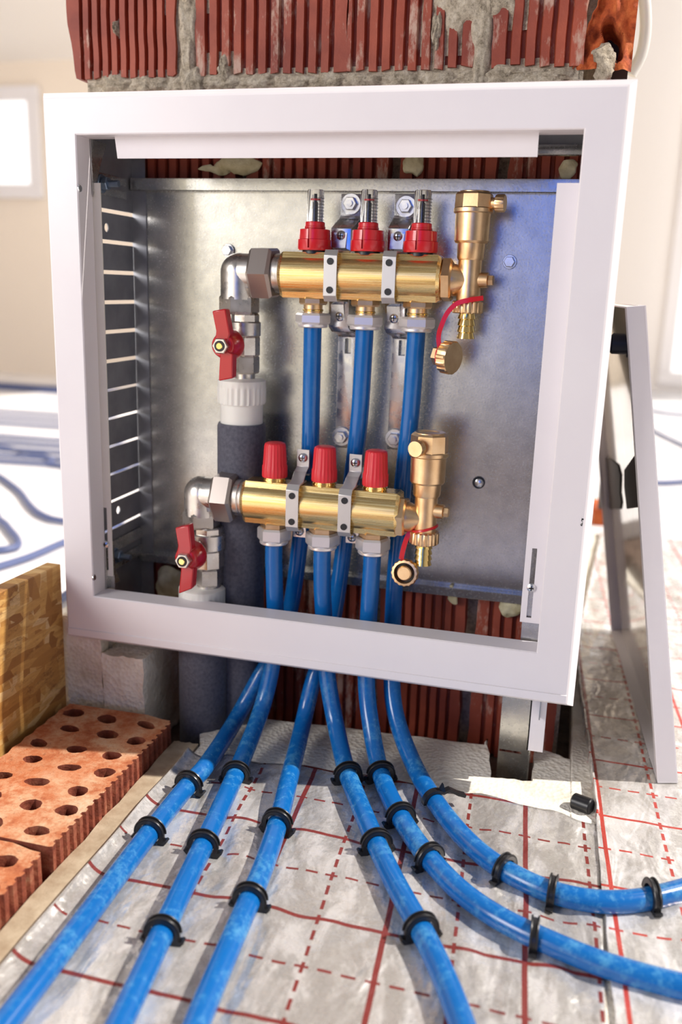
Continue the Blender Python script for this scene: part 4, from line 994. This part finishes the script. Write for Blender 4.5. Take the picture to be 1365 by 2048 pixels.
# ================================================================== wall brackets behind the manifolds
def bracket(tp, lab, topbolt, s1, s2, slot, lowbolt, ear_hi, ear_lo, cl, cu):
    br = thing('mounting_bracket', lab, 'bracket', AY(*lowbolt, .112), 'zinc brackets carrying the manifolds')
    w = .0200; yb = .112
    xt = AY(*tp, yb).x; a = AY(tp[0], 388, yb).z; b_ = AY(tp[0], 440, yb).z; x2 = AY(*s1, .092).x; zc = AY(*s1, .092).z
    xl = AY(*slot, yb).x
    z2 = AY(s2[0], s2[1]+30, .092).z
    # S-shaped plate, top tab on the panel, offset plate behind the bar, long tail on the panel
    P = [(xt, yb, a), (xt, yb, b_+.004), (xt-.001, yb-.002, b_), ((xt+x2)/2, .096, b_-.006), (x2, .092, b_-.009), (x2, .092, z2+.004), ((x2+xl)/2, .094, z2), (xl, .108, z2-.003), (xl, yb, z2-.006), (xl, yb, AY(lowbolt[0], lowbolt[1]+22, yb).z)]
    o = G().strap(P, w, .0022).build('plate', ZINC, br, ang=30, bev=.0006)
    e = AY(*ear_hi, .030); f = AY(*ear_lo, .050)
    q = AY(*slot, yb-.002); c = G().box(q.x-.0032, q.x+.0032, yb-.01, yb+.01, q.z-.0075, q.z+.0075); cut(o, c)
    for (px, py) in (topbolt, lowbolt):
        q = AY(px, py, yb-.0015); G().cyl(q, q+Vector((0, -.0015, 0)), .0098, bev=.0004).build('washer', ZINC, br); G().hexn(q+Vector((0, -.001, 0)), q+Vector((0, -.007, 0)), .0066).cyl(q+Vector((0, -.007, 0)), q+Vector((0, -.009, 0)), .0030).build('hex_bolt', ZINC, br)
    for p in (s1, s2): cross_screw(AY(*p, .0905), br, .0050)
    # clamp ears joining the straps of the bars to the plate
    for (X, y0, y1, z, s) in ((cu, YU, .090, zU+.0218, 1), (cu, YU, .090, zU-.0218, -1)):
        G().strap([(X, y0-.002, z), (X+.0035, .084, z+s*.001), (x2-.001, .0885, z+s*.004), (x2, .0900, z+s*.018)], .0125, .0016).build('clamp_arm', ZINC, br, ang=30)
    return br
bracket((703, 407), 'zinc mounting bracket behind the middle flow meter, left of the two', (703, 408), (683, 472), (680, 632), (696, 692), (684, 873), (607, 915), (600, 1062), cL[0], cU[0])
bracket((811, 407), 'zinc mounting bracket behind the third flow meter, right of the two', (813, 413), (797, 474), (789, 636), (804, 696), (790, 877), (712, 925), (705, 1073), cL[1], cU[1])
for i, (hi, lo, X) in enumerate((((607, 915), (600, 1062), cL[0]), ((712, 925), (705, 1074), cL[1]))):
    hy = YL+.012; a = AY(*hi, hy)
    P = [(X, YL-.017, zL+.0222), (X+.001, YL-.010, zL+.0235), (a.x-.0015, hy-.004, a.z-.014), (a.x, hy, a.z-.009), (a.x, hy, a.z+.008)]
    o = G().strap(P, .0125, .0016).build('upper_ear', STRAP, ml, ang=30, bev=.0003); cross_screw((a.x, hy-.001, a.z), o, .0045)
    b = AY(*lo, hy); P = [(X, YL-.017, zL-.0222), (b.x, hy-.003, b.z+.010), (b.x, hy, b.z+.006), (b.x, hy, b.z-.006)]
    o = G().strap(P, .0125, .0016).build('lower_ear', ZINC, ml, ang=30); cross_screw((b.x, hy-.001, b.z), o, .0045)
    # support arm back to the panel bracket
    G().box(a.x-.006, a.x+.006, hy+.001, .112, zL+.026, zL+.0275).build('support_arm', ZINC, ml)

# ================================================================== leaning door
dr = thing('cabinet_door', 'white steel cabinet door leaning on edge against the right side of the cabinet', 'door', AZ(1336, 1568, .004))
b0, b1 = AZ(1316, 1566, .004), AZ(1357, 1566, .004); t0, t1 = AY(1254, 614, b0.y-.004), AY(1293, 611, b0.y-.004)
dirv = Vector((-.078, 1, 0)).normalized()*.40
nrm = (b1-b0).normalized()
inset = (t0-b0).normalized()*.0
pts = [b0, b1, t1, t0]
g = G().prism([b1-nrm*.0012, b1, t1, t1-nrm*.0012], dirv); g.build('panel', WHITE, dr)
g = G().prism([b0, b1, t1, t0], dirv.normalized()*.0012); g.build('edge_return', WHITE, dr, bev=.0006)
g = G().prism([Vector(p)+dirv for p in (b0, b1, t1, t0)], dirv.normalized()*.0012); g.build('edge_return', WHITE, dr)
g = G().prism([t0, t1, t1+dirv, t0+dirv], (0, 0, -.0012)); g.build('edge_return', WHITE, dr)
g = G().prism([b0, b1, b1+dirv, b0+dirv], (0, 0, .0012)); g.build('edge_return', WHITE, dr)
dv = dirv.normalized(); up = (t0-b0).normalized()
g = G().prism([b0+up*.0, b0+up*.0+dv*.012, t0+dv*.012, t0], nrm*.0012); g.build('edge_lip', WHITE, dr)
GL = Mt('gloss_cream_inside', (.84, .79, .72), .12); GL.set('Coat Weight', .6)
g = G().prism([b1-nrm*.006+dv*.02, b1-nrm*.004+dv*.02, t1-nrm*.004+dv*.02, t1-nrm*.006+dv*.02], dirv*.92); g.build('inner_panel', GL.m, dr)
p = AY(1247, 688, .16); g = G().cyl(p+Vector((-.012, 0, 0)), p+Vector((.022, 0, 0)), .010, bev=.002).cyl(p+Vector((.004, 0, 0)), p+Vector((.010, 0, 0)), .013, bev=.001); g.build('latch', Mt('blue_black_plastic', (.015, .025, .05), .4).m, dr)
# two dark ragged patches standing in for reflections on the door's inside
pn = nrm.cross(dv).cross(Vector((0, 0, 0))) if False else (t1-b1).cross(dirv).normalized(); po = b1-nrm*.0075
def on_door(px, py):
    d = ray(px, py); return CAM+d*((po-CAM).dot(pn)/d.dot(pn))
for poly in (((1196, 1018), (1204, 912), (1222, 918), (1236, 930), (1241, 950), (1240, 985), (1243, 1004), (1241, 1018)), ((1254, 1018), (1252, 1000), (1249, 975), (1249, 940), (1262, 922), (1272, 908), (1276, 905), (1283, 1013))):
    G().prism([on_door(*q) for q in poly], nrm*.0012).build('reflection_patch', DARK, dr)
g = rough_box(AZ(1185, 1050, 0).x, AZ(1212, 1050, 0).x, AZ(1190, 1050, 0).y, AZ(1190, 1040, 0).y+.05, 0, .035, .004, 3, 6); tag(g.build('clay_shard', BROKEN, ang=60), 'small orange clay shard on the bright floor right of the cabinet', 'shard')
